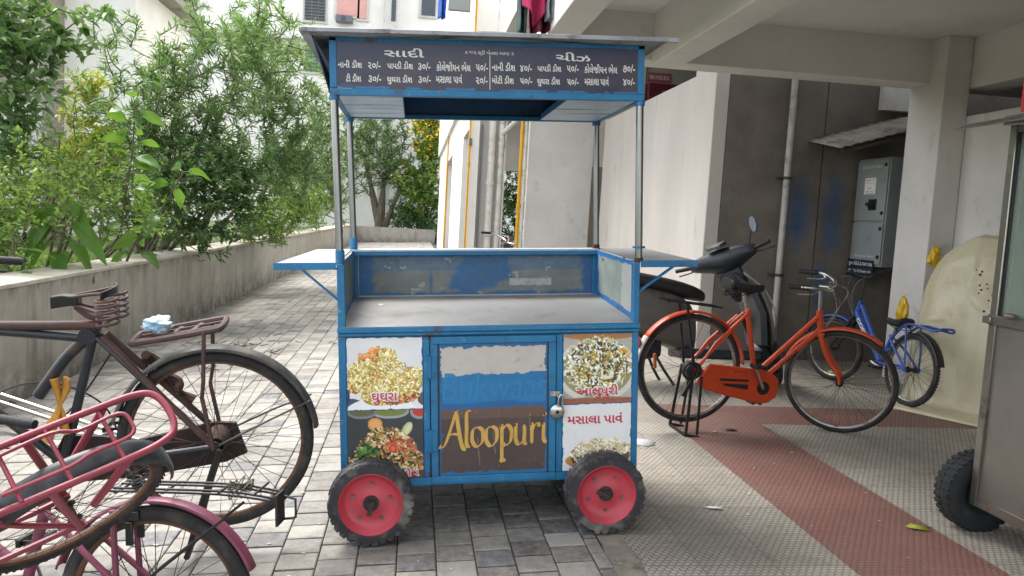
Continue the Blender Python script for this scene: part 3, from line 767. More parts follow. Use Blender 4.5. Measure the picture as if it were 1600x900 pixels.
a = a * (1 - f) + (rc('#175a8c') * (.8 + .4 * n1[..., None])) * f
a[(n2 > .78) & ~m] = rc('#8f9590')
sheet('back_panel', OLDPAINT, cart, XL + .032, XR - .030, .905, 1.128, BK - .0135, a, cs)
lab = sheet('torn_sticker', OLDPAINT, cart, .545, .765, .955, .995, BK - .0155, ragged(mot(flat(14, 60, '#9fa19d'), .5, 6), '#77807c', .5, 4, 4), cs)
b = MB(); b.box((XL + .031, BK - .036, .897), (XR - .029, BK - .0315, .914)); cp('worktop_upstand', ALU, b)
for xx, nm in ((XL + .0125, 1), (XR - .0125, -1)):
    hh, ww = 50, 90
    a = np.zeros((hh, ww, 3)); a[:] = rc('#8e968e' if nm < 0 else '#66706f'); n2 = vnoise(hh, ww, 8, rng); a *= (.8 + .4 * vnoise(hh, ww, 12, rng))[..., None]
    y, x = np.mgrid[0:hh, 0:ww]; e = (y > 45 - 2 * n2) | (y < 3 + 3 * n2) | (x > 84 - 5 * n2); a[e] = rc('#1d6aa6')
    if nm < 0: a[(x < 26) & ~e] = rc('#b3b5b0') * .9
    a[(n2 > .8)] = rc('#4c5250')
    me = sheet('side_lining', OLDPAINT, cart, 0, .70, 0, 1, 0, a)
    mm = me.data; co = np.empty(len(mm.vertices) * 3); mm.vertices.foreach_get('co', co); co = co.reshape(-1, 3); u, v = co[:, 0] + 0, co[:, 2] + 0
    yy = F + .026 + u; lo = .852 + (yy - F) * .058 + .017; hi = 1.118 + (yy - F) * .026
    co[:, 0] = xx + nm * .0012 + cs[0]; co[:, 1] = yy + cs[1]; co[:, 2] = lo + v * (hi - lo); mm.vertices.foreach_set('co', co.ravel()); mm.update()

# rim and folding shelves
b = MB()
def slab(b, P, t, y_of=None):
    up = [(x, y, sz(y)) for x, y in P]; dn = [(x, y, sz(y) - t) for x, y in P]; n = len(P); o = len(b.v)
    b.v += up + dn; b.f.append([o + i for i in range(n)]); b.f.append([o + n + i for i in range(n)][::-1])
    for i in range(n): j = (i + 1) % n; b.f.append([o + i, o + n + i, o + n + j, o + j])
slab(b, [(XL + .004, BK - .06), (XR - .004, BK - .06), (XR - .004, BK + .012), (XL + .004, BK + .012)], .010); cp('back_rim', SHELF, b, bevel=.002)
b = MB(); b.box((XL + .004, BK - .0612, 1.115), (XR - .004, BK - .0595, 1.134)); cp('rim_strip', BLUE, b)
for side in (0, 1):
    P = [(-.478, F - .012), (XL - .002, F - .012), (XL - .002, BK - .01), (-.405, BK - .01)] if side == 0 else [(XR + .002, F - .012), (1.252, F - .012), (1.245, BK - .01), (XR + .002, BK - .01)]
    b = MB(); slab(b, P, .006); sh_ = cp('side_shelf', SHELF if side == 0 else ALU, b, label='white topped side shelf' if side == 0 else 'bare grey side shelf')
    b = MB(); xs_ = sorted((P[0][0], P[1][0]))
    b.box((xs_[0], F - .016, 1.097), (xs_[1], F - .0125, 1.1255))
    xo = -.478 if side == 0 else 1.252; xb = -.405 if side == 0 else 1.245
    b.bar((xo, F - .01, 1.109), (xb, BK - .02, 1.13), .006, .026); cp('shelf_edge', BLUE, b, parent=sh_)
    b = MB()
    if side == 0: b.bar((-.385, F + .0, 1.108), (XL + .002, F + .0, .975), .006, .026, up=(0, 1, 0)); b.bar((-.385, BK - .06, 1.12), (XL + .002, BK - .06, .985), .006, .026, up=(0, 1, 0))
    else: b.bar((1.165, F + .0, 1.108), (XR - .002, F + .0, .995), .006, .026, up=(0, 1, 0)); b.bar((1.165, BK - .06, 1.12), (XR - .002, BK - .06, .995), .006, .026, up=(0, 1, 0))
    cp('shelf_brace', BLUE, b, parent=sh_)
# posts
for i, (x, y, z0) in enumerate(((XL + .012, F + .012, 1.118), (XR + .0, F + .012, 1.118), (XL + .012, BK - .03, 1.146), (XR - .012, BK - .03, 1.146))):
    x1 = x - (.010 if i in (0, 2) else .006)
    b = MB(); b.cyl((x, y, z0), (x1, y, 1.80), .0155, 20)
    p = cp('post', STEEL, b)
    b = MB(); b.cyl((x, y, z0 - .002), (x, y, z0 + (.055 if i in (0, 2) else .018)), .0185, 18); cp('post_socket', BLUE if i in (0, 2) else RUSTY, b, parent=p)
    b = MB()
    if i == 1: b.lathe([(.0165, -.004), (.026, -.004), (.026, .004), (.0165, .004)], 20, Matrix.Translation((x, y, z0 + .062)) @ Matrix.Rotation(math.pi / 2, 4, 'X')); cp('post_ring', BLUE, b, parent=p)
    b = MB(); b.cyl((x1, y, 1.762), (x1, y, 1.779), .0205, 18); cp('post_cap', BLUED, b, parent=p)
# roof
FT = F + .004
b = MB()
b.box((XL - .012, FT - .012, 1.779), (XR + .006, FT + .012, 1.806)); b.box((XL - .012, FT - .010, 1.807), (XL + .016, FT + .012, 2.0)); b.box((XR - .022, FT - .010, 1.807), (XR + .006, FT + .012, 2.0))
b.box((XL - .012, FT - .010, 1.985), (XR + .006, FT + .012, 2.004))
b.box((XL - .012, BK - .04, 1.779), (XR + .006, BK - .016, 1.80)); b.box((XL - .012, FT + .013, 1.781), (XL + .012, BK - .041, 1.80)); b.box((XR - .018, FT + .013, 1.781), (XR + .006, BK - .041, 1.80))
canopy = cp('canopy_frame', BLUE, b, bevel=.002)
h, w_ = 60, 300
n1, n2 = vnoise(h, w_, 60, rng), vnoise(h, w_, 22, rng); y, x = np.mgrid[0:h, 0:w_]
k = np.clip((n1 * .7 + n2 * .5 - .45) * 2.2, 0, 1)[..., None]
a = rc('#20273f') * (1 - k) + rc('#473b42') * k
k = np.clip(1 - y / 24, 0, 1)[..., None]; a = a * (1 - k) + rc('#232b4c') * k
a *= (.85 + .3 * vnoise(h, w_, 5, rng, 2))[..., None]
a[(y > 55 + 3 * n2) & (vnoise(h, w_, 14, rng) > .5)] = rc('#18608f')
a[(x < 14 + 8 * n2) & (y > 34) & (n2 > .45)] = rc('#27405e')
board = sheet('menu_board', PRINT, cart, XL + .0165, XR - .0225, 1.8065, 1.9845, FT - .0095, a, cs)
MI = mat('menu_letter_print', '#dcdcd6', '#cfcfc9', 30, .5, bump=0)
MENU = [('સાદી', -.038, .117, 1.930, 1.965, .008), ('॥ જય શ્રી ખેતલા આપા ॥', .28, .471, 1.943, 1.965, .0), ('ચીઝ', .643, .784, 1.931, 1.966, .008),
 ('નાની ડીશ', -.216, -.124, 1.884, 1.914, .01), ('૨૦/-', -.101, -.053, 1.882, 1.911, .01), ('પાપડી ડીશ', -.027, .073, 1.884, 1.914, .01), ('૩૦/-', .092, .141, 1.882, 1.912, .01), ('કોલેજીયન ભેલ', .165, .300, 1.880, 1.917, .01), ('૫૦/-', .321, .369, 1.883, 1.914, .01),
 ('નાની ડીશ', .385, .479, 1.886, 1.920, .01), ('૪૦/-', .497, .546, 1.885, 1.915, .01), ('પાપડી ડીશ', .568, .666, 1.888, 1.918, .01), ('૫૦/-', .688, .737, 1.888, 1.918, .01), ('કોલેજીયન ભેલ', .761, .897, 1.886, 1.923, .01), ('૭૦/-', .920, .971, 1.892, 1.924, .01),
 ('ટી ડીશ', -.186, -.128, 1.831, 1.862, .01), ('૩૦/-', -.101, -.051, 1.831, 1.860, .01), ('ઘુઘરા ડીશ', -.028, .070, 1.824, 1.862, .01), ('૩૦/-', .093, .142, 1.832, 1.861, .01), ('મસાલા પાવં', .163, .266, 1.834, 1.869, .01), ('૨૦/-', .321, .367, 1.833, 1.863, .01),
 ('મોટી ડીશ', .385, .473, 1.836, 1.868, .01), ('૫૦/-', .498, .547, 1.836, 1.864, .01), ('ઘુઘરા ડીશ', .568, .661, 1.829, 1.868, .01), ('૫૦/-', .690, .737, 1.836, 1.865, .01), ('મસાલા પાવં', .762, .862, 1.838, 1.873, .01), ('૪૦/-', .921, .971, 1.840, 1.870, .01)]
for tx, x0, x1, z0, z1, bd in MENU: text('menu_lettering', tx, MI, board, x0 + cs[0], x1 + cs[0], z0, z1, FT - .0105 + cs[1], bold=bd + .006)
b = MB(); b.box((.3755, FT - .0108, 1.812), (.378, FT - .0102, 1.945)); cp('menu_divider', MI, b, parent=board)
DBS = mat('dark_blue_sheet', '#3d4a5e', '#46566c', 5, .6, dirt='#2e3238', bump=.1)
b = MB()
b.add([(XL - .012, FT, 1.782), (XL - .010, BK - .03, 1.782), (XL - .075, BK - .03, 2.003), (XL - .075, FT - .02, 2.003)], [(0, 1, 2, 3)])
cp('canopy_side', DBS, b, solid=.003)
b = MB()
b.add([(XR + .0065, FT + .01, 1.807), (XR + .0065, BK - .03, 1.807), (XR + .0065, BK - .03, 2.003), (XR + .0065, FT, 2.003)], [(0, 1, 2, 3)])
cp('canopy_side', DBS, b, solid=.003)
b = MB(); b.box((XL + .016, BK - .022, 1.801), (XR - .01, BK - .017, 2.0)); cp('canopy_back', mat('deep_blue_sheet', '#1b4a78', '#173c63', 3, .55, dirt='#1c2835', dscale=4, bump=.1), b)
LIN = mat('pale_blue_soffit', '#a9bccb', '#8fa9bf', 5, .4, dirt='#2f6c9c', dscale=4, dlo=.54, dhi=.62, bump=.2, bscale=14, stretch=(.6, 5, 1))
b = MB(); b.box((XL + .013, FT + .013, 1.7835), (.03, BK - .042, 1.787)); cp('canopy_soffit', LIN, b)
b = MB(); b.box((.70, FT + .013, 1.7835), (XR - .019, BK - .042, 1.787)); cp('canopy_soffit', LIN, b)
b = MB(); b.box((.012, FT + .013, 1.788), (.032, BK - .042, 1.81)); b.box((.70, FT + .013, 1.788), (.72, BK - .042, 1.812)); cp('canopy_rib', BLUED, b)
b = MB(); b.grid(lambda u, v: (-.352 + 1.432 * u, F - .07 + .99 * v, 2.006 + .012 * (1 - abs(2 * u - 1)) - .004 * math.sin(u * 9)), 40, 4); roof = cp('roof_sheet', ROOFM, b, solid=.004)
b = MB(); b.box((-.352, F - .074, 2.003), (1.085, F - .066, 2.020)); cp('roof_lip', ROOFM, b, parent=roof, bevel=.002)
b = MB(); b.box((1.0, F - .065, 2.006), (1.134, F - .035, 2.022)); cp('roof_batten', ALU, b, parent=roof)

# wheels
def cart_wheel(x, y, rad, ang):
    wlab = MB(); s = rad / .172
    wlab.lathe([(.122 * s, -.036), (.127 * s, -.044), (.124 * s, -.046), (.117 * s, -.036), (.106 * s, -.020), (.098 * s, -.014), (.065 * s, -.010), (.042 * s, -.018), (.030 * s, -.020), (.030 * s, .03), (.110 * s, .034), (.127 * s, .043), (.115 * s, .04)], 48)
    Mx = Matrix.Translation((x + cs[0], y + cs[1], rad - .002)) @ Matrix.Rotation(ang, 4, 'Y')
    wl = wlab.build('wheel', REDRIM, cart); wl.matrix_local = Mx
    t = MB(); t.lathe([(.122 * s, -.040), (.129 * s, -.0475), (.148 * s, -.0480), (.160 * s, -.043), (.166 * s, -.03), (.1675 * s, 0), (.166 * s, .03), (.160 * s, .043), (.145 * s, .0475), (.122 * s, .040)], 56)
    rw = random.Random(int(x * 100) + 5); NL = 30
    for k in range(NL):
        for row in (-1, 0, 1):
            if rw.random() < .12: continue
            a0 = 2 * math.pi * (k + (.5 if row == 0 else 0)) / NL; da = .085 + rw.uniform(-.015, .015); rr_ = (.1725 if row == 0 else .1695) * s + rw.uniform(-.0035, .0002) - .0012
            y0, y1 = {-1: (-.0475, -.017), 0: (-.015, .015), 1: (.017, .0475)}[row]
            ri = (.150 if row else .16) * s; Q = []
            for yy in (y0, y1):
                for (q, r2) in ((-da, ri), (da, ri), (da * .85, rr_), (-da * .85, rr_)):
                    aa = a0 + q + row * .03; Q.append((r2 * math.cos(aa), yy if r2 > ri else yy * 1.0, r2 * math.sin(aa)))
            t.add(Q, [(0, 1, 2, 3), (7, 6, 5, 4), (0, 4, 5, 1), (1, 5, 6, 2), (2, 6, 7, 3), (3, 7, 4, 0)])
    for k in range(14):
        a0 = k * .05 + .6
        for base in (0, 3.0):
            t.box((.135 * s, -.0492, -.0018), (.155 * s, -.047, .0018), Matrix.Rotation(-(a0 + base), 4, 'Y'))
    t.build('tyre', RUBBER, wl)
    for k in range(5):
        a = 2 * math.pi * k / 5 + .45; c = MB()
        px, pz = .076 * s * math.cos(a), .076 * s * math.sin(a); c.cyl((px, -.012, pz), (px, -.021, pz), .0075, 6); c.cyl((px, -.021, pz), (px, -.026, pz), .0042, 10); c.build('bolt', mat('dull_bolt', '#8a7a74', '#6e5f5a', 20, .5, .6), wl)
    c = MB(); c.cyl((0, -.018, 0), (0, -.030, 0), .031 * s, 24); c.cyl((0, -.028, 0), (0, -.044, 0), .018, 18); c.box((-.008, -.050, -.044), (.010, -.042, .012)); c.build('hub', mat('greasy_iron', '#232022', '#1a1819', 20, .6, dirt='#46372d', bump=.3), wl)
    return wl
cart_wheel(-.112, 3.032, .173, .2); cart_wheel(.845, 3.032, .169, 2.0)
cart_wheel(-.10, 3.80, .173, 1.1); cart_wheel(.86, 3.80, .170, .7)
b = MB(); b.bar((-.11, 2.995, .171), (-.11, 3.84, .171), .03, .03); b.bar((.845, 2.995, .168), (.845, 3.84, .168), .03, .03); b.bar((-.11, 3.2, .195), (.845, 3.2, .195), .02, .03)
cp('axle', mat('greasy_iron', '#232022'), b)
# bits lying on the worktop
t = tag(MB().add([(0, 0, 0), (.03, .004, .002), (.034, .02, .001), (.006, .016, .004)], [(0, 1, 2, 3)]).build('paper_scrap', WHT, solid=.0006), 'tiny white paper scrap lying on the cart worktop', 'paper scrap')
t.matrix_world = CM @ Matrix.Translation((-.10 + cs[0], 3.60 + cs[1], tz(3.60) + .0175))

# ------------------------------------------------------------------ bicycles
def pose(q): return Matrix.Translation(q[:3]) @ Matrix.Rotation(q[3], 4, 'Z') @ Matrix.Rotation(q[4], 4, 'X') @ Matrix.Rotation(q[5], 4, 'Y')
TYRE = mat('bicycle_tyre', '#2a2a2c', '#1f1f21', 12, .85, dirt='#5e564b', dscale=9, dlo=.5, dhi=.85, bump=.3, bscale=120)
RIMC = mat('bicycle_rim', '#9a9893', '#7d7871', 10, .38, .9, dirt='#5a3f2c', dscale=16, dlo=.5, dhi=.72, drough=.8, bump=.1)
RIMR = mat('rusted_rim', '#6b4a38', '#54402f', 14, .7, .3, dirt='#2f2520', dscale=12, bump=.3)
SPOKE = mat('spoke_steel', '#55524e', '#45413c', 10, .45, .8, dirt='#3b2a20', dscale=30, bump=0)
BLKF = mat('black_frame_enamel', '#1a1d22', '#22262c', 9, .42, dirt='#4a3a30', dscale=12, dlo=.55, dhi=.75, bump=.15)
DARKST = mat('oily_dark_steel', '#242225', '#1b1a1c', 14, .5, .3, dirt='#4a3628', dscale=18, dlo=.55, dhi=.75, bump=.25)
ORANGE = mat('orange_frame_enamel', '#c8481f', '#b93f1a', 7, .38, dirt='#7a3a22', dscale=11, dlo=.60, dhi=.8, bump=.08)
PINKF = mat('pink_frame_enamel', '#8a3443', '#7a2c3c', 8, .42, dirt='#6a3a3c', dscale=12, dlo=.56, dhi=.78, bump=.12)
PINKD = mat('dusty_pink_enamel', '#77394e', '#683046', 8, .5, dirt='#5b3b40', dscale=10, dlo=.52, dhi=.75, bump=.15)
BLUEF = mat('blue_frame_enamel', '#2f519c', '#29488c', 7, .38, dirt='#2b2f40', dscale=12, dlo=.6, bump=.08)
BRNF = mat('brown_rust_enamel', '#4a3430', '#3b2c2b', 10, .7, dirt='#6a4634', dscale=9, dlo=.5, dhi=.7, bump=.3)
GUARDB = mat('black_mudguard', '#191c20', '#20242a', 6, .35, dirt='#6e6a62', dscale=7, dlo=.54, dhi=.85, bump=.06)
GUARDW = mat('worn_white_guard', '#c9c6bd', '#b5b1a8', 9, .45, dirt='#6c5a4c', dscale=12, bump=.1)
GUARDO = mat('dusty_old_guard', '#3a3835', '#2b2a29', 8, .55, dirt='#6b6459', dscale=6, dlo=.48, dhi=.8, bump=.2)
VINYL = mat('black_vinyl', '#17171a', '#1f1f23', 10, .5, dirt='#4b4843', dscale=7, dlo=.58, dhi=.85, bump=.12)
GRIP = mat('ribbed_grip', '#151517', '#1c1c1f', 30, .7, bump=.3)

def wheel(parent, pos, Rw, tw, M=None, rim=RIMC, tyre=TYRE, ns=32, knob=False):
    """axis along local Y"""
    g = MB(); rr = Rw - tw * 1.75
    g.lathe([(rr + .007, -.013), (rr - .004, -.012), (rr - .011, -.006), (rr - .011, .006), (rr - .004, .012), (rr + .007, .013)], 56, closed=True)
    o = g.build('wheel', rim, parent); o.location = pos
    if M is not None: o.matrix_local = M @ Matrix.Translation(pos)
    g = MB(); c = Rw - tw; N = 10
    g.lathe([(c + tw * math.cos(2 * math.pi * k / N), tw * .95 * math.sin(2 * math.pi * k / N)) for k in range(N)], 64, closed=True)
    if knob:
        for k in range(70):
            for s in (-1, 0, 1):
                Mx = Matrix.Rotation(-2 * math.pi * (k + .5 * (s == 0)) / 70, 4, 'Y')
                g.box((Rw - .006, s * tw * .55 - .005, -.005), (Rw + .003 - abs(s) * .004, s * tw * .55 + .005, .005), Mx)
    else:
        for y in (-.4, 0, .4): g.lathe([(Rw - .002 - abs(y) * .004, (y - .12) * tw), (Rw + .0012 - abs(y) * .004, y * tw), (Rw - .002 - abs(y) * .004, (y + .12) * tw)], 64)
    g.build('tyre', tyre, o)
    g = MB()
    for k in range(ns):
        s = 1 if k % 2 else -1; a = 2 * math.pi * k / ns; a2 = a + (.85 if (k // 2) % 2 else -.85)
        g.tube([(.022 * math.cos(a2), s * .028, .022 * math.sin(a2)), ((rr - .009) * math.cos(a), s * .003, (rr - .009) * math.sin(a))], .00125, 4, caps=False)
    g.build('spokes', SPOKE, o)
    g = MB(); g.lathe([(0, -.05), (.006, -.05), (.006, -.035), (.024, -.033), (.024, -.026), (.012, -.022), (.012, .022), (.024, .026), (.024, .033), (.006, .035), (.006, .05), (0, .05)], 20); g.build('hub', DARKST, o)
    return o
def guard(parent, pos, Rg, w, a0, a1, m, M=None, n=40, name='mudguard', lip=.35):
    g = MB(); d = math.radians
    prof = [(-.5, -.22), (-.44, -.07), (-.28, -.015), (0, .006), (.28, -.015), (.44, -.07), (.5, -.22)]
    def fn(u, v):
        a = d(a0 + (a1 - a0) * u); k = v * 6; i = min(int(k), 5); t = k - i
        yy = prof[i][0] * (1 - t) + prof[i + 1][0] * t; rz = prof[i][1] * (1 - t) + prof[i + 1][1] * t
        r = Rg + rz * w; return (r * math.cos(a), yy * w, r * math.sin(a))
    g.grid(fn, n, 13); o = g.build(name, m, parent, solid=.0022); o.location = pos
    if M is not None: o.matrix_local = M @ Matrix.Translation(pos)
    return o
def saddle(parent, x, z, m, L=.27, W=.2, name='saddle', tilt=0.0):
    g = MB(); rings = []
    for k in range(13):
        t = k / 12; xx = .6 * L - L * t; wv = (.022 + (W / 2 - .022) * (max(0, t - .25) / .75) ** 1.5) if t > .02 else .012
        if t > .93: wv *= .86
        h = .030 + .022 * t; zz = z + .018 * (t - .4) ** 2 * 4 - tilt * (xx)
        ring = []
        for q in range(14):
            a = 2 * math.pi * q / 14; c, s = math.cos(a), math.sin(a)
            ring.append((x + xx, wv * math.copysign(abs(c) ** .7, c), zz + (h * .55 * s if s > 0 else h * s * 1.0)))
        rings.append(ring)
    g.loft(rings); return g.build(name, m, parent, sub=1)
def coil(g, p, r, h, turns, wr):
    n = int(turns * 14); g.tube([(p[0] + r * math.cos(k * 2 * math.pi / 14), p[1] + r * math.sin(k * 2 * math.pi / 14), p[2] + h * k / n) for k in range(n + 1)], wr, 6)

def bicycle(name, label, q, s, cat='bicycle'):
    Rw = s['R']; wb = s['wb']; M = pose(q) @ Matrix.Translation((0, 0, -Rw))
    t = thing(name, label, cat, M=M); U = Rw
    def P(x, y, z): return (x, y, z + U)
    bb, st, hb, ht = s['bb'], s['st'], s['hb'], s['ht']; fm = s['frame']; rt = s.get('rt', .0155)
    ax = Vector((ht[0] - hb[0], 0, ht[1] - hb[1])).normalized()
    Ms = Matrix.Translation(P(hb[0], 0, hb[1])) @ Matrix.Rotation(s.get('steer', 0), 4, ax) @ Matrix.Translation(-Vector(P(hb[0], 0, hb[1])))
    wheel(t, (0, 0, U), Rw, s.get('tw', .019), rim=s.get('rim', RIMC), knob=s.get('knob', False))
    if not s.get('nofront'): wheel(t, (wb, 0, U + s.get('fdz', 0)), Rw, s.get('tw', .019), Ms, rim=s.get('rim', RIMC), knob=s.get('knob', False))
    g = MB(); k = s['type']
    g.tube([P(bb[0], 0, bb[1]), P(st[0], 0, st[1])], rt, 12)
    g.tube([P(hb[0] - ax.x * .02, 0, hb[1] - ax.z * .02), P(ht[0] + ax.x * .02, 0, ht[1] + ax.z * .02)], rt * 1.2, 14)
    if k == 'diamond':
        g.tube([P(st[0] + .005, 0, st[1] - .03), P(ht[0], 0, ht[1] - .02)], rt * .95, 12); g.tube([P(bb[0], 0, bb[1]), P(hb[0], 0, hb[1] + .02)], rt, 12)
    elif k == 'step':
        g.tube([P(bb[0] + .01, 0, bb[1] + .10), P(ht[0] - .01, 0, ht[1] - .03)], rt * .95, 12); g.tube([P(bb[0], 0, bb[1]), P(hb[0], 0, hb[1] + .01)], rt, 12)
    else:
        g.tube([P(bb[0], 0, bb[1]), P(bb[0] + .09, 0, bb[1] + .10), P(hb[0] - .04, 0, hb[1] - .01), P(ht[0], 0, ht[1] - .04)], [rt * 1.5, rt * 1.8, rt * 1.9, rt * 1.7], 12, smooth=6)
        g.tube([P(st[0] - .01, 0, st[1] - .10), P(st[0] + .12, 0, st[1] - .13), P(ht[0] - .02, 0, ht[1] - .02)], rt * 1.1, 12, smooth=8)
    for y in (-1, 1):
        g.tube([P(bb[0] - .02, y * .03, bb[1]), P(bb[0] * .6, y * .05, bb[1] * .6), P(0, y * .058, 0)], rt * .62, 8)
        g.tube([P(st[0] - .01, y * .022, st[1] - .02), P(st[0] * .55, y * .05, st[1] * .55), P(0, y * .06, 0)], rt * .58, 8)
        g.cyl(P(0, y * .052, 0), P(0, y * .068, 0), .02, 12)
    g.cyl(P(bb[0], -.036, bb[1]), P(bb[0], .036, bb[1]), .023, 16); g.cyl(P(st[0] + .002, 0, st[1] - .02), P(st[0] + .008, 0, st[1] + .012), rt * 1.3, 12)
    g.build('frame', fm, t)
    # fork, stem and bars turn together
    g = MB(); fh = (wb, s.get('fdz', 0))
    for y in (-1, 1):
        g.tube([P(hb[0] - ax.x * .01, y * .045, hb[1] - ax.z * .02), P(hb[0] + (fh[0] - hb[0]) * .5 - .015, y * .05, (hb[1] + fh[1]) * .5), P(fh[0] - .02, y * .055, fh[1] + .06), P(fh[0], y * .058, fh[1])], [rt * .95, rt * .85, rt * .6, rt * .55], 10, smooth=6)
    g.box((hb[0] - ax.x * .02 - .02, -.055, U + hb[1] - .035), (hb[0] - ax.x * .02 + .022, .055, U + hb[1] - .008))
    o = g.build('fork', s.get('forkm', fm), t, bevel=.004); o.matrix_local = Ms
    hx, hz = s['bar']; bw = s.get('bw', .26); g = MB()
    g.tube([P(ht[0], 0, ht[1]), P(hx, 0, hz)], .011, 10); g.tube([P(hx - .01, 0, hz), P(hx + .05, 0, hz + .005)], .014, 10)
    sw = s.get('sweep', 1.0)
    path = [(hx - .16 * sw, bw + .01, hz + .02), (hx - .02 * sw, bw, hz + .035), (hx + .06 * sw, bw * .66, hz + .02), (hx + .075 * sw, bw * .3, hz + .005), (hx + .05, 0, hz), (hx + .075 * sw, -bw * .3, hz + .005), (hx + .06 * sw, -bw * .66, hz + .02), (hx - .02 * sw, -bw, hz + .035), (hx - .16 * sw, -bw - .01, hz + .02)]
    if sw < .5: path = [(hx - .05, bw, hz + .06), (hx - .01, bw * .75, hz + .055), (hx + .02, bw * .35, hz + .02), (hx + .03, 0, hz), (hx + .02, -bw * .35, hz + .02), (hx - .01, -bw * .75, hz + .055), (hx - .05, -bw, hz + .06)]
    g.tube([P(*p) for p in path], .0108, 10, smooth=6); hbar = g.build('handlebar', s.get('barm', CHROME), t); hbar.matrix_local = Ms
    for e in (0, -1):
        a, b2 = Vector(P(*path[e])), Vector(P(*path[1 if e == 0 else -2])); g = MB(); d = (b2 - a); L = min(.115, d.length * .95); d.normalize()
        g.tube([a - d * .008] + [a + d * L * i / 10 for i in range(11)], [.014] + [.0165 if i % 2 else .0145 for i in range(11)], 12); g.build('grip', GRIP, hbar)
        g = MB(); c = a + d * (L + .03); side = 1 if e == 0 else -1
        g.tube([c + Vector((0, 0, -.006)), c + Vector((.02, -side * .03, -.018)), a + d * L * .9 + Vector((.035, 0, -.035)), a + d * .02 + Vector((.03, 0, -.04))], [.007, .006, .0055, .005], 8, smooth=5); g.build('brake_lever', CHROME if s.get('levers', 1) else DARKST, hbar)
    if s.get('cables'):
        g = MB()
        for i, (y0, yy) in enumerate(((bw * .6, .02), (-bw * .6, -.02), (bw * .5, .03))):
            g.tube([P(hx + .04, y0, hz + .01), P(hx + .16 - .03 * i, y0 * .6, hz - .02 - .03 * i), P(hx + .12, yy, (hz + hb[1]) / 2 - .02 * i), P(hb[0] + .01, yy, hb[1])], .003, 6, smooth=10)
        o = g.build('brake_cable', mat('cable_sheath', '#3a3a3a', '#8a8780', 40, .5, bump=0), hbar)
    if 'saddle' in s:
        sx, szz = s['saddle']; g = MB(); g.tube([P(st[0], 0, st[1]), P(sx + .02, 0, szz - .03)], .0125, 10); g.build('seat_post', CHROME if s.get('chromepost', 1) else DARKST, t)
        sd_ = saddle(t, sx, szz + U, s.get('saddlem', VINYL), s.get('sL', .27), s.get('sW', .2)); g = MB()
        for y in (-.055, .055): coil(g, (sx - .07, y, szz + U - .065), .018, .05, 3, .0032)
        for y in (-.02, .02): g.tube([P(sx + .13, y * .4, szz - .02), P(sx + .03, y, szz - .045), P(sx - .08, y * 2.4, szz - .07)], .0035, 6, smooth=4)
        g.build('saddle_spring', DARKST, sd_)
    if 'guard' in s: 
        for gg in s['guard']:
            pos = (0, 0, U) if gg[0] == 'r' else (wb, 0, U)
            guard(t, pos, Rw + .022, gg[3] if len(gg) > 4 else .058, gg[1], gg[2], gg[-1], None if gg[0] == 'r' else Ms)
    g = MB(); a = s.get('crank', .6); cr = .165 if Rw > .3 else .13
    for y, a_ in ((-1, a), (1, a + math.pi)):
        dx, dz = cr * math.cos(a_), cr * math.sin(a_); g.tube([P(bb[0], y * .084, bb[1]), P(bb[0] + dx, y * .092, bb[1] + dz)], [.012, .009], 8)
    g.cyl(P(bb[0], -.088, bb[1]), P(bb[0], .088, bb[1]), .010, 12); crk = g.build('crank', CHROME, t)
    for y, a_ in ((-1, a), (1, a + math.pi)):
        dx, dz = cr * math.cos(a_), cr * math.sin(a_); g = MB(); c = P(bb[0] + dx, y * .092, bb[1] + dz)
        for k2 in (-.032, .022): g.box((c[0] + k2, min(c[1], c[1] + y * .09), c[2] - .011), (c[0] + k2 + .012, max(c[1], c[1] + y * .09), c[2] + .011))
        g.box((c[0] - .03, c[1] + y * .01, c[2] - .006), (c[0] + .03, c[1] + y * .018, c[2] + .006)); g.box((c[0] - .03, c[1] + y * .075, c[2] - .006), (c[0] + .03, c[1] + y * .083, c[2] + .006)); g.build('pedal', s.get('pedalm', BLK), crk)
    return t, P, U

# --- black roadster at left
qa = (-.706, 2.980, .419, 3.218, -.115, .031)
A, P, U = bicycle('bicycle', 'old rusty black roadster bicycle with a bare sprung saddle and a brown rear carrier', qa,
    dict(R=.355, tw=.021, wb=1.14, bb=(.54, -.07), st=(.405, .435), hb=(.93, .30), ht=(.88, .47), bar=(.86, .60), frame=BLKF, type='diamond', rt=.0165, rim=RIMR, steer=.15, crank=2.6,
         guard=[('r', 14, 172, .072, 0, GUARDO), ('f', 30, 150, .066, 0, GUARDO)], chromepost=0, pedalm=DARKST, barm=RUSTY, levers=0))
g = MB(); g.tube([P(.385, 0, .455), P(.90, 0, .455)], .0172, 12); g.build('top_tube', BRNF, A)
for y in (-1, 1):
    g = MB(); g.tube([P(.375, y * .024, .42), P(.18, y * .052, .20), P(.0, y * .066, 0)], .0125, 8); g.build('seat_stay', BRNF, A)
    g = MB(); g.bar(P(.0, y * .085, .0), P(.035, y * .082, .20), .012, .02, (0, 1, 0)); g.bar(P(.035, y * .082, .20), P(.025, y * .10, .27), .012, .02, (0, 1, 0)); g.bar(P(.025, y * .10, .27), P(.02, y * .085, .45), .012, .02, (0, 1, 0)); g.build('carrier_stay', BRNF, A, bevel=.002)
    g = MB(); g.tube([P(-.02, y * .09, 0), P(.05, y * .10, -.22), P(.10, y * .12, -.408)], .011, 8); g.build('stand_leg', DARKST, A)
    g = MB(); g.tube([P(0, y * .07, 0), P(-.20, y * .055, .10), P(-.345, y * .036, .165)], .004, 6); g.build('mudguard_stay', SPOKE, A)
g = MB(); g.tube([P(.10, -.13, -.408), P(.10, .13, -.408)], .012, 8); g.build('stand_foot', DARKST, A)
g = MB(); out = [(.27, .05), (.24, .07), (-.0, .08), (-.035, .055), (-.035, -.055), (-.0, -.08), (.24, -.07), (.27, -.05)]
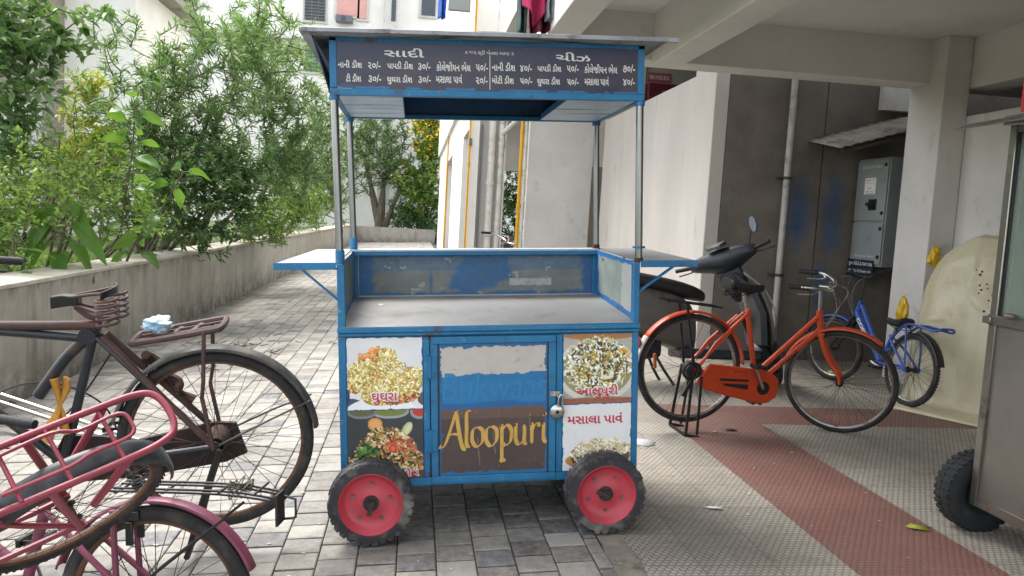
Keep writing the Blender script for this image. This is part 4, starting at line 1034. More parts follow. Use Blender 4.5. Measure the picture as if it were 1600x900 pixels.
def cz_(x): return .455 - .19 * x
g.tube([P(x, y, cz_(x)) for x, y in out], .012, 8, closed=True, smooth=3)
for y in (-.03, .03): g.tube([P(.255, y, cz_(.255)), P(-.03, y, cz_(-.03))], .005, 6)
for x in (.19, .12, .05): g.bar(P(x, -.075, cz_(x)), P(x + .03, .075, cz_(x + .03)), .014, .004)
g.build('carrier', BRNF, A)
g = MB(); g.prism([(-.10, -.075), (-.02, -.11), (.30, -.16), (.55, -.17), (.60, -.08), (.55, .02), (.42, .01), (.30, -.01), (.02, .055), (-.06, .05)], -.062, -.045)
o = g.build('chain_case', mat('dark_rusted_tin', '#2d201f', '#241b1b', 10, .8, dirt='#4a2f26', dscale=9, bump=.3), A); o.location = (0, 0, U)
g = MB(); g.tube([P(.44, -.02, .40), P(.52, -.03, .32), P(.62, -.035, .18)], .022, 10, smooth=4); g.cyl(P(.425, -.045, .42), P(.425, .03, .42), .03, 14); g.build('seat_clamp_tube', BLKF, A)
g = MB(); g.lathe([(.02, -.08), (.045, -.08), (.05, -.07), (.045, .0), (.03, .05)], 20, Matrix.Translation(P(0, 0, 0))); g.tube([P(-.02 - .03 * math.cos(k), -.088, -.06 + .03 * math.sin(k)) for k in np.linspace(0, 6.2, 14)], .008, 6); g.build('hub_gear', RUSTY, A)
# bare saddle frame
g = MB(); c = (.395, .535)
def SP(x, y, z): return P(c[0] + x * .52, y * .85, c[1] + z * .9)
g.loft([[SP(.28, y * .018, z) for y, z in ((-1, -.02), (1, -.02), (1, .03), (-1, .03))], [SP(.20, y * .022, z) for y, z in ((-1, -.01), (1, -.01), (1, .038), (-1, .038))], [SP(.10, y * .03, z) for y, z in ((-1, .0), (1, .0), (1, .032), (-1, .032))]])
sdl = g.build('saddle', DARKST, A, bevel=.005)
g = MB()
for y in (-1, 1): g.tube([SP(.14, y * .02, .03), SP(.0, y * .035, .045), SP(-.11, y * .07, .055)], .006, 8, smooth=4); g.tube([SP(.14, y * .018, .0), SP(.03, y * .03, -.02), SP(-.06, y * .06, -.03)], .006, 8, smooth=4)
g.tube([SP(.13, 0, -.01), SP(.05, 0, -.05), SP(-.03, 0, -.06)], .012, 8, smooth=5); g.build('saddle_rail', BRNF, sdl)
g = MB()
def cant(u, v): a = (u - .5) * 2.3; return SP(-.07 - .06 * math.cos(a) + .03 * abs(u - .5), .11 * math.sin(a), .048 + (v - .5) * .028 + .01 * math.cos(a))
g.grid(cant, 20, 4); g.build('saddle_plate', DARKST, sdl, solid=.006)
g = MB()
for y in (-.065, .065): coil(g, SP(-.10, y, -.07), .036, .095, 4.5, .0052)
g.tube([SP(-.10, -.09, -.07), SP(-.06, 0, -.075), SP(-.10, .09, -.07)], .007, 8, smooth=6); g.build('saddle_spring', BRNF, sdl)
# chain wrapped round the seat stay, cable loops
g = MB(); g.tube([P(.25 - .018 * k + .012 * math.sin(k * 2.1), -.06 + .02 * math.cos(k * 2.1), .33 - .024 * k) for k in range(9)], [.018 + .006 * math.sin(k * 1.7) for k in range(9)], 8, smooth=4); g.build('chain_lock', RUSTY, A)
g = MB(); g.tube([P(.34, -.03, .38), P(.52, -.05, .12), P(.72, -.06, -.03), P(.93, -.05, .05)], .0035, 6, smooth=8); g.build('brake_rod', DARKST, A)
g = MB(); g.tube([P(.35, -.05, -.02), P(.42, -.06, .14), P(.60, -.07, .22), P(.78, -.07, .17), P(.90, -.05, .0)], .0035, 6, smooth=8); g.build('brake_cable', BLK, A)
MA = pose(qa)
t = thing('plastic_bag', 'crumpled white and blue plastic bag wedged at the front of the rusty carrier', 'plastic bag', M=MA @ Matrix.Translation((.19, 0, .435)))
def crumple(name, m, parent, r, seed, amp=.35, loc=(0, 0, 0), sub=4):
    bm = bmesh.new(); bmesh.ops.create_icosphere(bm, subdivisions=sub, radius=1); rg = random.Random(seed); from mathutils import noise as nz
    for v in bm.verts:
        k = nz.noise(v.co * 1.7 + Vector((seed, 0, 0))) * amp + nz.noise(v.co * 4.1 + Vector((0, seed, 0))) * amp * .5
        v.co = Vector((v.co.x * r[0], v.co.y * r[1], v.co.z * r[2])) * (1 + k) + Vector(loc)
    me = bpy.data.meshes.new(name); bm.to_mesh(me); bm.free(); me.materials.append(m); me.polygons.foreach_set('use_smooth', [True] * len(me.polygons))
    o = bpy.data.objects.new(name, me); COL.objects.link(o); o.parent = parent; return o
crumple('bag_body', mat('white_blue_film', '#dfe4e6', '#5aa0c4', 16, .3, bump=.3, bscale=30), t, (.055, .045, .026), 3, .6, (0, 0, .022))
t = tag(MB().build('cloth_rag', mat('ochre_cloth', '#b0802f', '#9a6a22', 14, .9, bump=.3)), 'ochre yellow rag tied round the pink frame beside the black bicycle', 'rag')
def rag():
    g = MB()
    g.tube([(-.01, 0, .10), (0, .008, .05), (.012, 0, .0)], [.028, .022, .011], 10, smooth=5, flat=.5)
    g.tube([(.035, 0, .10), (.03, .005, .06), (.012, 0, .0)], [.026, .03, .012], 10, smooth=5, flat=.35)
    g.tube([(.012, 0, .0), (0, -.01, -.05), (-.03, -.012, -.12)], [.014, .032, .05], 10, smooth=6, flat=.35)
    g.tube([(.012, 0, .0), (.03, -.01, -.05), (.035, -.012, -.10)], [.012, .028, .035], 10, smooth=6, flat=.35)
    return g
old = t.data; tmp = rag().build('cloth_rag_shape', old.materials[0]); t.data = tmp.data; bpy.data.objects.remove(tmp)
t.location = (-1.262, 2.93, .555)

# --- fallen pink bicycle with black mudguard in the corner
qB = (-.77, 1.868, .577, -2.194, -.747, .329)
Bk, P, U = bicycle('bicycle', 'fallen pink bicycle with a tubular carrier over its black mudguard and muddy wheel', qB,
    dict(R=.33, tw=.024, wb=1.02, bb=(.44, -.03), st=(.34, .36), hb=(.80, .30), ht=(.76, .42), bar=(.74, .54), frame=PINKF, type='step', rt=.017, rim=RIMR, steer=.3, knob=True, saddle=(.50, .44), sL=.34, sW=.26, saddlem=GUARDB, crank=.4,
         guard=[('r', 25, 178, .10, 0, GUARDB)], cables=1))
Bk.matrix_world = pose(qB) @ Matrix.Scale(.67, 4) @ Matrix.Translation((0, 0, -.33))
g = MB()
rail = [(.30, -.10, .50), (-.10, -.105, .52), (-.225, -.098, .53), (-.275, -.07, .532), (-.29, 0, .533), (-.275, .07, .532), (-.225, .098, .53), (-.10, .105, .52), (.30, .10, .50)]
def P0(x, y, z): return P(x, y - .025, z - .085)
g.tube([P0(*p) for p in rail], .0118, 10, smooth=5)
for y in (-1, 1):
    g.tube([P0(.12, y * .10, .505), P(.07, y * .09, .25), P(0, y * .07, .01)], .0135, 8); g.tube([P0(-.12, y * .10, .515), P(-.02, y * .085, .20)], .0135, 8)
for x in (.20, .06, -.10): g.tube([P0(x, -.10, .515), P0(x, .10, .515)], .007, 6)
carr = g.build('carrier', PINKF, Bk)
g = MB(); g.tube([P0(.24, -.06, .525), P0(.06, -.065, .545), P0(-.02, -.045, .535), P0(-.14, -.045, .55), P0(-.16, 0, .552), P0(-.14, .045, .55), P0(-.02, .045, .535), P0(.06, .065, .545), P0(.24, .06, .525)], .0065, 8, smooth=4); g.build('carrier_spring', PINKF, carr)
# --- smaller pink bicycle in front
qC = (-.655, 2.126, .218, 2.972, .036, .062)
Ck, P, U = bicycle('bicycle', 'small dusty pink bicycle nearest the camera with a pink mudguard and thin black wire carrier', qC,
    dict(R=.27, tw=.021, wb=.90, bb=(.38, 0), st=(.30, .28), hb=(.72, .26), ht=(.69, .36), bar=(.67, .44), frame=PINKD, type='step', rt=.015, rim=RIMR, steer=-.2, crank=1.2,
         guard=[('r', 20, 160, .042, 0, PINKD)], bw=.22))
for y in (-1, 1):
    g = MB(); g.tube([P(.085, y * .055, .275), P(.075, y * .06, .0), P(.01, y * .06, 0)], .0085, 8); g.build('rear_stay', PINKD, Ck)
    g = MB(); g.tube([P(-.225, y * .06, .262), P(.02, y * .07, .07), P(.1, y * .07, 0)], .0042, 6); g.build('carrier_stay', DARKST, Ck)
g = MB()
for y in (-.045, -.02, .02, .045): g.tube([P(.10, y, .325), P(-.20, y, .318), P(-.335, y * .9, .30)], .0035, 6, smooth=3)
for x in (.08, -.05, -.2, -.3): g.tube([P(x, -.05, .321), P(x, .05, .321)], .0032, 6)
g.tube([P(.02, -.03, .33), P(.05, -.03, .375), P(.075, 0, .37), P(.05, .03, .375), P(.02, .03, .33)], .004, 6, smooth=5)
for y in (-.03, .03): coil(g, P(.03, y, .33), .012, .03, 3, .0025)
carr = g.build('carrier', DARKST, Ck)
g = MB(); g.box((-.352, -.03, U + .225), (-.345, .03, U + .31)); g.tube([P(-.352, -.02, .295), P(-.385, -.02, .285), P(-.385, -.02, .235), P(-.352, -.02, .23)], .004, 6); g.build('reflector_bracket', BLK, carr, bevel=.003)
g = MB(); rw = random.Random(4)
for k in range(5): g.tube([P(-.24 + rw.uniform(-.03, .03), rw.uniform(-.04, .04), .32 + rw.uniform(-.02, .03)) for i in range(7)], .0022, 5, smooth=5)
g.build('wire_tangle', mat('twisted_wire', '#7a756c', '#57524a', 30, .5, .6, bump=0), carr)
g = MB(); g.box((.03, -.028, U + .235), (.07, .028, U + .262)); g.box((.045, .024, U + .17), (.065, .034, U + .235)); g.box((.045, -.034, U + .17), (.065, -.024, U + .235)); g.build('brake_caliper', BLK, Ck, bevel=.003)

# --- orange roadster
qo = (1.75, 4.575, .452, .078, .02, .057)
O, P, U = bicycle('bicycle', 'orange step through bicycle on its rear stand with an orange chain case', qo,
    dict(R=.345, tw=.019, wb=1.055, bb=(.475, -.075), st=(.34, .40), hb=(.88, .315), ht=(.85, .425), bar=(.825, .60), frame=ORANGE, type='step', rt=.0165, steer=-.68, saddle=(.275, .545), crank=2.1, fdz=-.0,
         guard=[('r', 8, 150, .062, ORANGE), ('f', 58, 168, .060, ORANGE)], cables=1, bw=.25))
guard(O, (0, 0, U), .3675, .0645, 150, 186, GUARDW)
g = MB(); g.lathe([(0, -.012), (.018, -.012), (.026, .0), (0, .004)], 20, Matrix.Translation(P(-.36, 0, .14)) @ Matrix.Rotation(math.pi / 2, 4, 'Z') @ Matrix.Diagonal((1, 1, 1.5, 1)).to_4x4()); g.build('tail_reflector', mat('red_reflector', '#a51d22', '#8e171c', 40, .25, bump=.1), O)
b2 = [(.60, -.075), (.585, -.135), (.53, -.175), (.46, -.18), (.25, -.145), (.10, -.115), (.03, -.085), (.06, -.02), (.10, .05), (.30, .045), (.52, .03), (.585, -.01)]
g = MB(); g.prism(b2, -.072, -.048); cc_ = g.build('chain_case', ORANGE, O, bevel=.008); cc_.location = (0, 0, U)
g = MB(); g.prism([(.18, -.035), (.38, -.03), (.38, -.045), (.18, -.05)], -.0735, -.0725); g.prism([(.20, -.065), (.38, -.062), (.38, -.095), (.22, -.08)], -.0735, -.0725); g.build('case_slot', BLK, cc_)
g = MB(); g.lathe([(0, -.003), (.042, -.003), (.042, .003), (0, .003)], 24, Matrix.Translation((.485, -.074, -.078))); g.build('case_hole', BLK, cc_)
g = MB()
for k in range(8): g.box((.275 + .011 * k, -.0732, .009 + .001 * (k % 3)), (.275 + .011 * k + (.004 if k % 2 else .007), -.0722, .021 - .002 * (k % 2)))
g.build('worn_decal', mat('faded_decal', '#5a2412', '#7a3016', 60, .5), cc_)
g = MB()
for y in (-.055, -.02, .02, .055): g.tube([P(.14, y, .405), P(-.24, y, .418)], .0055, 6)
for x in (.12, -.05, -.22): g.bar(P(x, -.06, .409), P(x, .06, .409), .018, .006)
for y in (-1, 1): g.bar(P(-.10, y * .06, .41), P(-.005, y * .075, .02), .016, .006, (0, 1, 0))
g.build('carrier', BLK, O)
g = MB()
for y in (-1, 1):
    g.bar(P(-.01, y * .085, .01), P(-.02, y * .12, -.40), .016, .012, (0, 1, 0)); g.bar(P(.05, y * .085, -.03), P(.055, y * .12, -.39), .014, .01, (0, 1, 0)); g.bar(P(-.02, y * .12, -.395), P(.075, y * .12, -.405), .016, .014)
g.bar(P(-.02, -.12, -.40), P(-.02, .12, -.40), .014, .014); g.build('stand', DARKST, O)
g = MB(); g.lathe([(.02, -.08), (.05, -.078), (.055, -.07), (.05, .0), (.03, .05)], 20, Matrix.Translation(P(0, 0, 0))); g.tube([P(-.03 + .05 * math.cos(k), -.092, -.0 + .05 * math.sin(k)) for k in np.linspace(0, 6.2, 14)], .009, 6); g.bar(P(-.0, -.09, -.03), P(-.06, -.09, -.16), .02, .012, (0, 1, 0)); g.build('hub_lock', BLK, O)
g = MB(); g.box((-.235, -.012, U - .01), (-.22, .012, U + .08), Matrix.Translation(P(-.005, .0, .03)) @ Matrix.Rotation(-.15, 4, 'Y') @ Matrix.Translation((0, 0, -U))); g.build('spoke_reflector', mat('amber_reflector', '#b3581f', '#a04a18', 30, .3, bump=.05), O)
for y in (-1, 1):
    g = MB(); g.tube([P(.30, y * .04, .36), P(.13, y * .052, .18), P(.02, y * .064, .0)], .0095, 8); g.build('seat_stay', ORANGE, O)
tm = Matrix.Translation(P(.475, 0, -.075)) @ Matrix.Rotation(-math.atan2(.39, .405), 4, 'Y')
g = MB()
for k in range(7): g.add([tm @ Vector(p) for p in ((.20 + .022 * k, -.0172, -.008), (.212 + .022 * k, -.0172, -.008), (.215 + .022 * k, -.0172, .009), (.204 + .022 * k, -.0172, .009))], [(0, 1, 2, 3)])
g.build('worn_decal', BLK, O, solid=.0006)

# --- blue child's bicycle leaning by the column
qb = (3.86, 5.42, .333, R(94), .08, 0)
K, P, U = bicycle('bicycle', 'small blue bicycle with white lettering on its frame leaning beside the column', qb,
    dict(R=.285, tw=.023, wb=.95, bb=(.36, -.01), st=(.27, .22), hb=(.76, .33), ht=(.73, .44), bar=(.71, .66), frame=BLUEF, type='kid', rt=.0165, steer=.35, saddle=(.22, .34), sL=.25, sW=.17, crank=.2, sweep=.3, bw=.27, forkm=DARKST, barm=BLK, levers=0,
         guard=[('r', 95, 165, .07, BLK), ('f', 20, 120, .06, BLUEF)], cables=1, knob=True))
g = MB()
for y in (-1, 1):
    g.tube([P(.22, y * .05, .20), P(.05, y * .065, .345), P(-.24, y * .075, .335), P(-.30, y * .05, .36)], .009, 8, smooth=4); g.tube([P(.06, y * .065, .34), P(.02, y * .068, .17), P(0, y * .066, .0)], .008, 8, smooth=4)
g.tube([P(-.30, -.05, .36), P(-.33, 0, .365), P(-.30, .05, .36)], .009, 8, smooth=4)
for x in (.03, -.10, -.22): g.tube([P(x, -.07, .343), P(x, .07, .343)], .0075, 6)
g.build('carrier', BLUEF, K)
g = MB(); g.lathe([(0, -.01), (.022, -.01), (.028, 0), (0, .004)], 18, Matrix.Translation(P(-.18, -.07, .05))); g.build('spoke_reflector', mat('red_reflector', '#a51d22'), K)
d0, d1 = Vector(P(.45, 0, .09)), Vector(P(.73, 0, .34)); dv = (d1 - d0).normalized()
for side in (-1, 1):
    yy = Vector((0, side, 0)); xx = dv if side < 0 else -dv; zz_ = xx.cross(Vector((0, 1, 0)) if side < 0 else Vector((0, -1, 0)))
    zz_ = -zz_ if zz_.length and False else zz_
    mm = Matrix(((xx.x, 0, 0, d0.x if side < 0 else d1.x), (xx.y, 1 if side < 0 else -1, 0, 0), (xx.z, 0, 0, d0.z if side < 0 else d1.z), (0, 0, 0, 1)))
    up_ = Vector((0, 1 if side < 0 else -1, 0)).cross(xx) * -1
    mm[0][2], mm[1][2], mm[2][2] = up_.x, up_.y, up_.z
    text('frame_lettering', 'COSTA', WHT, K, .05, .30, -.018, .018, -.0335, M=mm, bold=.03)
# --- bicycle further down the drive: only its bar end shows over the cart rim
qd = (1.15, 9.6, .36, R(80), .15, 0)
D_, P, U = bicycle('bicycle', 'dark bicycle parked down the drive behind the cart, only its handlebar end in view', (.60, 8.6, .37, R(60), .1, 0),
    dict(R=.345, wb=1.1, bb=(.46, -.06), st=(.33, .43), hb=(.88, .30), ht=(.84, .45), bar=(.82, .68), frame=BLKF, type='diamond', saddle=(.24, .56), guard=[('r', 20, 170, .06, GUARDB), ('f', 30, 160, .06, GUARDB)], steer=-.6))

# ------------------------------------------------------------------ scooter
SGR = mat('grey_scooter_paint', '#5b5853', '#55524d', 4, .35, dirt='#3b3733', dscale=6, bump=.03, coat=.2)
SBL = mat('black_scooter_plastic', '#1d2229', '#242a32', 6, .42, dirt='#494742', dscale=9, dlo=.6, dhi=.9, bump=.1)
SC = thing('scooter', 'grey and black motor scooter with one mirror parked behind the orange bicycle', 'scooter', M=Matrix.Translation((1.62, 6.0, ZF)) @ Matrix.Rotation(R(-8), 4, 'X'))
def ring(x, y, z, w, h, n=16, p=.75, lean=0):
    o = []
    for q in range(n):
        a = 2 * math.pi * q / n; c, s = math.cos(a), math.sin(a)
        o.append((x + lean * s, y + w * math.copysign(abs(c) ** p, c), z + h * math.copysign(abs(s) ** p, s)))
    return o
g = MB(); g.loft([ring(-.26, 0, .70, .07, .06), ring(-.14, 0, .67, .15, .14), ring(.10, 0, .61, .19, .20), ring(.40, 0, .56, .19, .24), ring(.60, 0, .50, .17, .24), ring(.72, 0, .42, .13, .19)]); g.build('body_panel', SGR, SC, sub=1)
g = MB(); g.loft([ring(-.28, 0, .895, .08, .035), ring(-.15, 0, .89, .14, .06), ring(.15, 0, .855, .17, .065), ring(.48, 0, .80, .16, .07), ring(.70, 0, .755, .12, .065), ring(.80, 0, .72, .08, .04)]); g.build('seat', VINYL, SC, sub=1)
g = MB(); g.tube([(-.25, -.10, .80), (-.36, -.09, .83), (-.36, .09, .83), (-.25, .10, .80)], .012, 8, smooth=5); g.build('grab_rail', DARKST, SC)
g = MB(); g.box((.55, -.17, .22), (1.24, .17, .30)); g.build('floorboard', SBL, SC, bevel=.02)
g = MB(); g.loft([[(x, y, z) for x, y, z in ((xb, -wd, zz), (xb + .03, -wd * .55, zz), (xb + .06, 0, zz), (xb + .03, wd * .55, zz), (xb, wd, zz), (xb - .03, wd * .9, zz), (xb - .01, 0, zz), (xb - .03, -wd * .9, zz))] for xb, wd, zz in ((1.36, .12, .32), (1.35, .19, .42), (1.31, .22, .60), (1.24, .21, .78), (1.14, .16, .90), (1.04, .10, .97))]); g.build('front_apron', SGR, SC, sub=1)
g = MB(); g.loft([[(x, y, z) for x, y, z in ((xb, -wd, zz), (xb, wd, zz), (xb - .05, wd * .9, zz), (xb - .05, -wd * .9, zz))] for xb, wd, zz in ((1.29, .17, .34), (1.26, .20, .60), (1.18, .19, .78), (1.04, .12, .93))]); g.build('inner_shield', SBL, SC, bevel=.01)
g = MB(); g.tube([(1.38, -.02, .36), (1.33, -.22, .55), (1.24, -.215, .78), (1.08, -.13, .94)], .007, 8, smooth=6); g.build('shield_trim', CHROME, SC)
def sc_wheel(x, M=None):
    g = MB(); g.lathe([(.10, -.04), (.12, -.045), (.16, -.05), (.195, -.04), (.21, 0), (.195, .04), (.16, .05), (.12, .045), (.10, .04)], 40); o = g.build('wheel', TYRE, SC); o.matrix_local = (M or Matrix.Identity(4)) @ Matrix.Translation((x, 0, .21))
    g = MB(); g.lathe([(.11, -.04), (.105, -.02), (.04, -.03), (.0, -.035), (0, .035), (.04, .03), (.105, .02), (.11, .04)], 24); g.build('rim', DARKST, o)
stc = Vector((1.02, 0, .98)); axs = Vector((-.42, 0, 1)).normalized(); MS = Matrix.Translation(stc) @ Matrix.Rotation(R(46), 4, axs) @ Matrix.Translation(-stc)
sc_wheel(0); sc_wheel(1.42, MS)
g = MB(); 
for y in (-.06, .06): g.tube([(1.20, y, .60), (1.34, y, .35), (1.42, y, .21)], [.02, .022, .018], 10)
o = g.build('fork', DARKST, SC); o.matrix_local = MS
o = guard(SC, (1.42, 0, .21), .235, .12, 40, 165, SBL, MS, name='front_fender')
g = MB(); hc = (.90, 0, 1.04)
def hr(y, sx_, sz_, dx=0, dz=0): return [(hc[0] + dx + sx_ * math.copysign(abs(math.cos(2 * math.pi * q / 14)) ** .8, math.cos(2 * math.pi * q / 14)), y, hc[2] + dz + sz_ * math.copysign(abs(math.sin(2 * math.pi * q / 14)) ** .8, math.sin(2 * math.pi * q / 14))) for q in range(14)]
g.loft([hr(-.30, .03, .03), hr(-.25, .06, .055), hr(-.16, .10, .075, .02), hr(-.06, .14, .10, .03, -.015), hr(.06, .14, .10, .03, -.015), hr(.16, .10, .075, .02), hr(.25, .06, .055), hr(.30, .03, .03)])
hd = g.build('handlebar_cowl', SBL, SC, sub=1); hd.matrix_local = MS
g = MB(); g.loft([ring(1.12, 0, .72, .07, .06), ring(1.03, 0, .86, .10, .09), ring(.93, 0, 1.02, .14, .12)]); o = g.build('column_cover', SBL, SC, sub=1); o.matrix_local = MS
g = MB(); g.lathe([(0, -.02), (.06, -.012), (.07, .0), (.06, .01)], 24, Matrix.Translation((1.085, 0, 1.05)) @ Matrix.Rotation(-math.pi / 2, 4, 'Z') @ Matrix.Rotation(math.pi, 4, 'Z')); g.build('headlight', mat('lamp_lens', '#aab0b4', '#9aa0a5', 20, .15, bump=.1), hd)
g = MB(); g.loft([[(hc[0] - .10 + dx, y, hc[2] + .075 + dz) for y, dx, dz in ((-.10, 0, 0), (-.06, .10, .045), (.06, .10, .045), (.10, 0, 0), (.06, -.045, -.03), (-.06, -.045, -.03))], [(hc[0] - .11 + dx, y, hc[2] + .10 + dz) for y, dx, dz in ((-.09, 0, 0), (-.055, .09, .04), (.055, .09, .04), (.09, 0, 0), (.055, -.04, -.03), (-.055, -.04, -.03))]]); g.build('instrument_panel', mat('smoked_plastic', '#2c3035', '#363b41', 8, .2), hd, bevel=.004)
for y in (-1, 1):
    g = MB(); g.box((hc[0] - .035, min(y * .235, y * .285), hc[2] - .03), (hc[0] + .035, max(y * .235, y * .285), hc[2] + .035)); g.box((hc[0] - .05, min(y * .25, y * .265), hc[2] + .0), (hc[0] - .036, max(y * .25, y * .265), hc[2] + .02)); g.build('switch_pod', BLK, hd, bevel=.008)
    g = MB(); g.tube([(hc[0] - .01, y * .28, hc[2]), (hc[0] - .03, y * .42, hc[2] + .01)], .017, 12); g.build('grip', GRIP, hd)
    g = MB(); g.tube([(hc[0] + .03, y * .26, hc[2] - .01), (hc[0] + .06, y * .32, hc[2] - .015), (hc[0] + .04, y * .43, hc[2] - .02)], [.007, .006, .007], 8, smooth=5); g.build('brake_lever', DARKST, hd)
g = MB(); g.tube([(hc[0] + .0, -.24, hc[2] + .04), (hc[0] + .01, -.25, hc[2] + .09), (hc[0] - .01, -.29, hc[2] + .15)], .006, 8, smooth=5); mr = g.build('mirror_stalk', BLK, hd)
g = MB(); g.loft([[(hc[0] - .01 + dx, -.315 + .032 * k * math.cos(a), hc[2] + .195 + .075 * k * math.sin(a)) for a in np.linspace(0, 2 * math.pi, 20)[:-1]] for dx, k in ((-.012, .9), (-.01, 1.0), (.01, .9), (.03, .5), (.035, .1))]); g.build('mirror', BLK, mr)
g = MB(); g.add([(hc[0] - .0235, -.315 + .027 * math.cos(a), hc[2] + .195 + .067 * math.sin(a)) for a in np.linspace(0, 2 * math.pi, 24)[:-1]], [list(range(23))]); g.build('mirror_glass', mat('mirror_silver', '#4d5257', '#4d5257', 5, .2, .5, bump=0), mr)
g = MB()
for k in range(4): g.tube([(1.02 + .02 * k, -.06 + .02 * k, .98), (1.10 + .02 * k, -.10, .96 - .03 * k), (1.13 + .01 * k, -.12, .84), (1.08, -.1, .74 - .02 * k)], .0035, 6, smooth=8)
g.build('cable', mat('grey_cable', '#8a8880', '#6b6962', 20, .5, bump=0), SC)
g = MB(); g.tube([(.5, -.17, .0), (.42, -.14, .12), (.35, -.10, .25), (.35, .10, .25), (.42, .14, .12), (.5, .17, .0)], .012, 8); g.build('centre_stand', DARKST, SC)
g = MB(); g.loft([ring(-.15, -.05, .25, .07, .09), ring(.1, -.06, .27, .08, .11), ring(.40, -.05, .30, .07, .08)]); g.build('engine', DARKST, SC)

# ------------------------------------------------------------------ stainless cart on the right
INOX = mat('brushed_stainless', '#94918b', '#7e7b76', 2.5, .36, .8, dirt='#5a554b', dscale=2.2, dlo=.55, dhi=.9, bump=.12, bscale=8, drough=.5)
INOXE = mat('stainless_edge', '#918e88', '#807d77', 6, .3, .9, dirt='#5b5348', dscale=10, bump=.05)
V = thing('food_stall', 'stainless steel food stall with a glazed upper half at the right edge', 'food stall', (2.85, 2.1, ZF))
X0, X1, Y0, Y1 = 2.47 - 2.85, .40, -1.2, 2.995 - 2.1; zz0 = -ZF
g = MB(); g.box((X0 + .012, Y0, .235 + zz0), (X1, Y1 - .012, .985 + zz0)); g.build('body_panel', INOX, V)
g = MB()
for x, y in ((X0, Y1 - .04), (X1 - .04, Y1 - .04), (X0, Y0), (X1 - .04, Y0)): g.box((x, y, .19 + zz0), (x + .04, y + .04, 1.83 + zz0))
g.box((X0 + .002, Y0 + .041, .19 + zz0), (X0 + .035, Y1 - .041, .235 + zz0)); g.box((X0 - .006, Y0, .985 + zz0), (X1, Y1 + .006, 1.028 + zz0)); g.box((X0 + .041, Y1 - .035, .19 + zz0), (X1 - .041, Y1 - .002, .235 + zz0))
g.build('stall_frame', INOXE, V, bevel=.004)
g = MB(); g.box((X0 + .010, Y1 - .052, 1.03 + zz0), (X0 + .026, Y1 - .042, 1.80 + zz0)); g.build('gasket', BLK, V)
GL = NT('grimy_glass'); GL.set(Base_Color='#9fb0a4', Roughness=.12, Transmission_Weight=.55, IOR=1.2, Alpha=.62); 
dn = GL.ramp(GL.noise(3, 6), .4, .8); GL.set(Roughness=GL.math('ADD', .1, GL.math('MULTIPLY', dn, .3))); GLM = GL.m
g = MB(); g.box((X0 + .014, Y0 + .042, 1.03 + zz0), (X0 + .019, Y1 - .053, 1.80 + zz0)); g.build('side_glass', GLM, V)
g = MB(); g.box((X0 + .042, Y1 - .02, 1.03 + zz0), (X1 - .042, Y1 - .015, 1.80 + zz0)); g.build('end_glass', GLM, V)
g = MB(); g.cyl((X0 - .012, Y1 - .16, 1.035 + zz0), (X0 - .012, Y1 - .11, 1.035 + zz0), .012, 10); g.build('catch', INOXE, V)
g = MB(); g.box((X0 - .02, Y1 - .03, .99 + zz0), (X0 + .0, Y1 + .016, 1.02 + zz0)); g.build('catch', INOXE, V, bevel=.003)
g = MB(); g.grid(lambda u, v: (X0 + .03 - .20 * u, Y0 + (Y1 + .12 - Y0) * v, 1.865 - .055 * u + .01 * math.sin(u * 3) + zz0), 8, 4); g.build('awning_flap', mat('dull_tin', '#7e7c78', '#6d6b67', 5, .5, .5, dirt='#4a4640', bump=.1), V, solid=.004)
g = MB(); g.box((X0 + .03, Y0, 1.84 + zz0), (X1, Y1 + .08, 1.88 + zz0)); g.build('roof', INOXE, V, bevel=.004)
g = MB(); g.box((X0 + .012, Y0 + .2, 1.885 + zz0), (X0 + .04, Y1 - .03, 2.12 + zz0)); sb = g.build('sign_board', mat('red_sign_paint', '#b3262a', '#a32126', 4, .45), V)
tmx = Matrix(((0, 1, 0, X0 + .012), (-1, 0, 0, Y1 - .05), (0, 0, 1, 1.90 + zz0), (0, 0, 0, 1)))
text('sign_lettering', 'T', INK, sb, .015, .13, .05, .18, -.0012, M=tmx, bold=.03)
g = MB(); g.box((X0 + .007, Y0 + .2, 2.085 + zz0), (X0 + .0115, Y1 - .032, 2.119 + zz0)); g.build('sign_band', mat('maroon_paint', '#6d1e32'), sb)
g = MB(); g.lathe([(.09, -.045), (.12, -.055), (.15, -.055), (.170, -.045), (.175, 0), (.170, .045), (.15, .055), (.12, .055), (.09, .045)], 44)
for k in range(34):
    for s_ in (-1, 1):
        Mx = Matrix.Rotation(2 * math.pi * (k + .25 * s_) / 34, 4, 'Y'); g.box((.170, s_ * .026 - .02, -.009), (.178, s_ * .026 + .02, .009), Mx @ Matrix.Rotation(.0, 4, 'X'))
for x, y in ((2.565 - 2.85, 3.07 - 2.1), (.2, 3.07 - 2.1), (2.565 - 2.85, -1.0), (.2, -1.0)):
    o = g.build('wheel', mat('black_tread', '#242628', '#1d1f21', 9, .85, dirt='#4e4a44', dscale=7, bump=.3), V) if x < 0 and y > 0 else wv.copy()
    if x < 0 and y > 0: wv = o
    else: COL.objects.link(o)
    o.parent = V; o.location = (x, y, .175)
    g2 = MB(); g2.lathe([(.0, -.03), (.08, -.03), (.1, -.04), (.1, .04), (.08, .03), (0, .03)], 24); g2.build('wheel_rim', mat('dark_green_rim', '#16302c', '#122825', 5, .5), o)

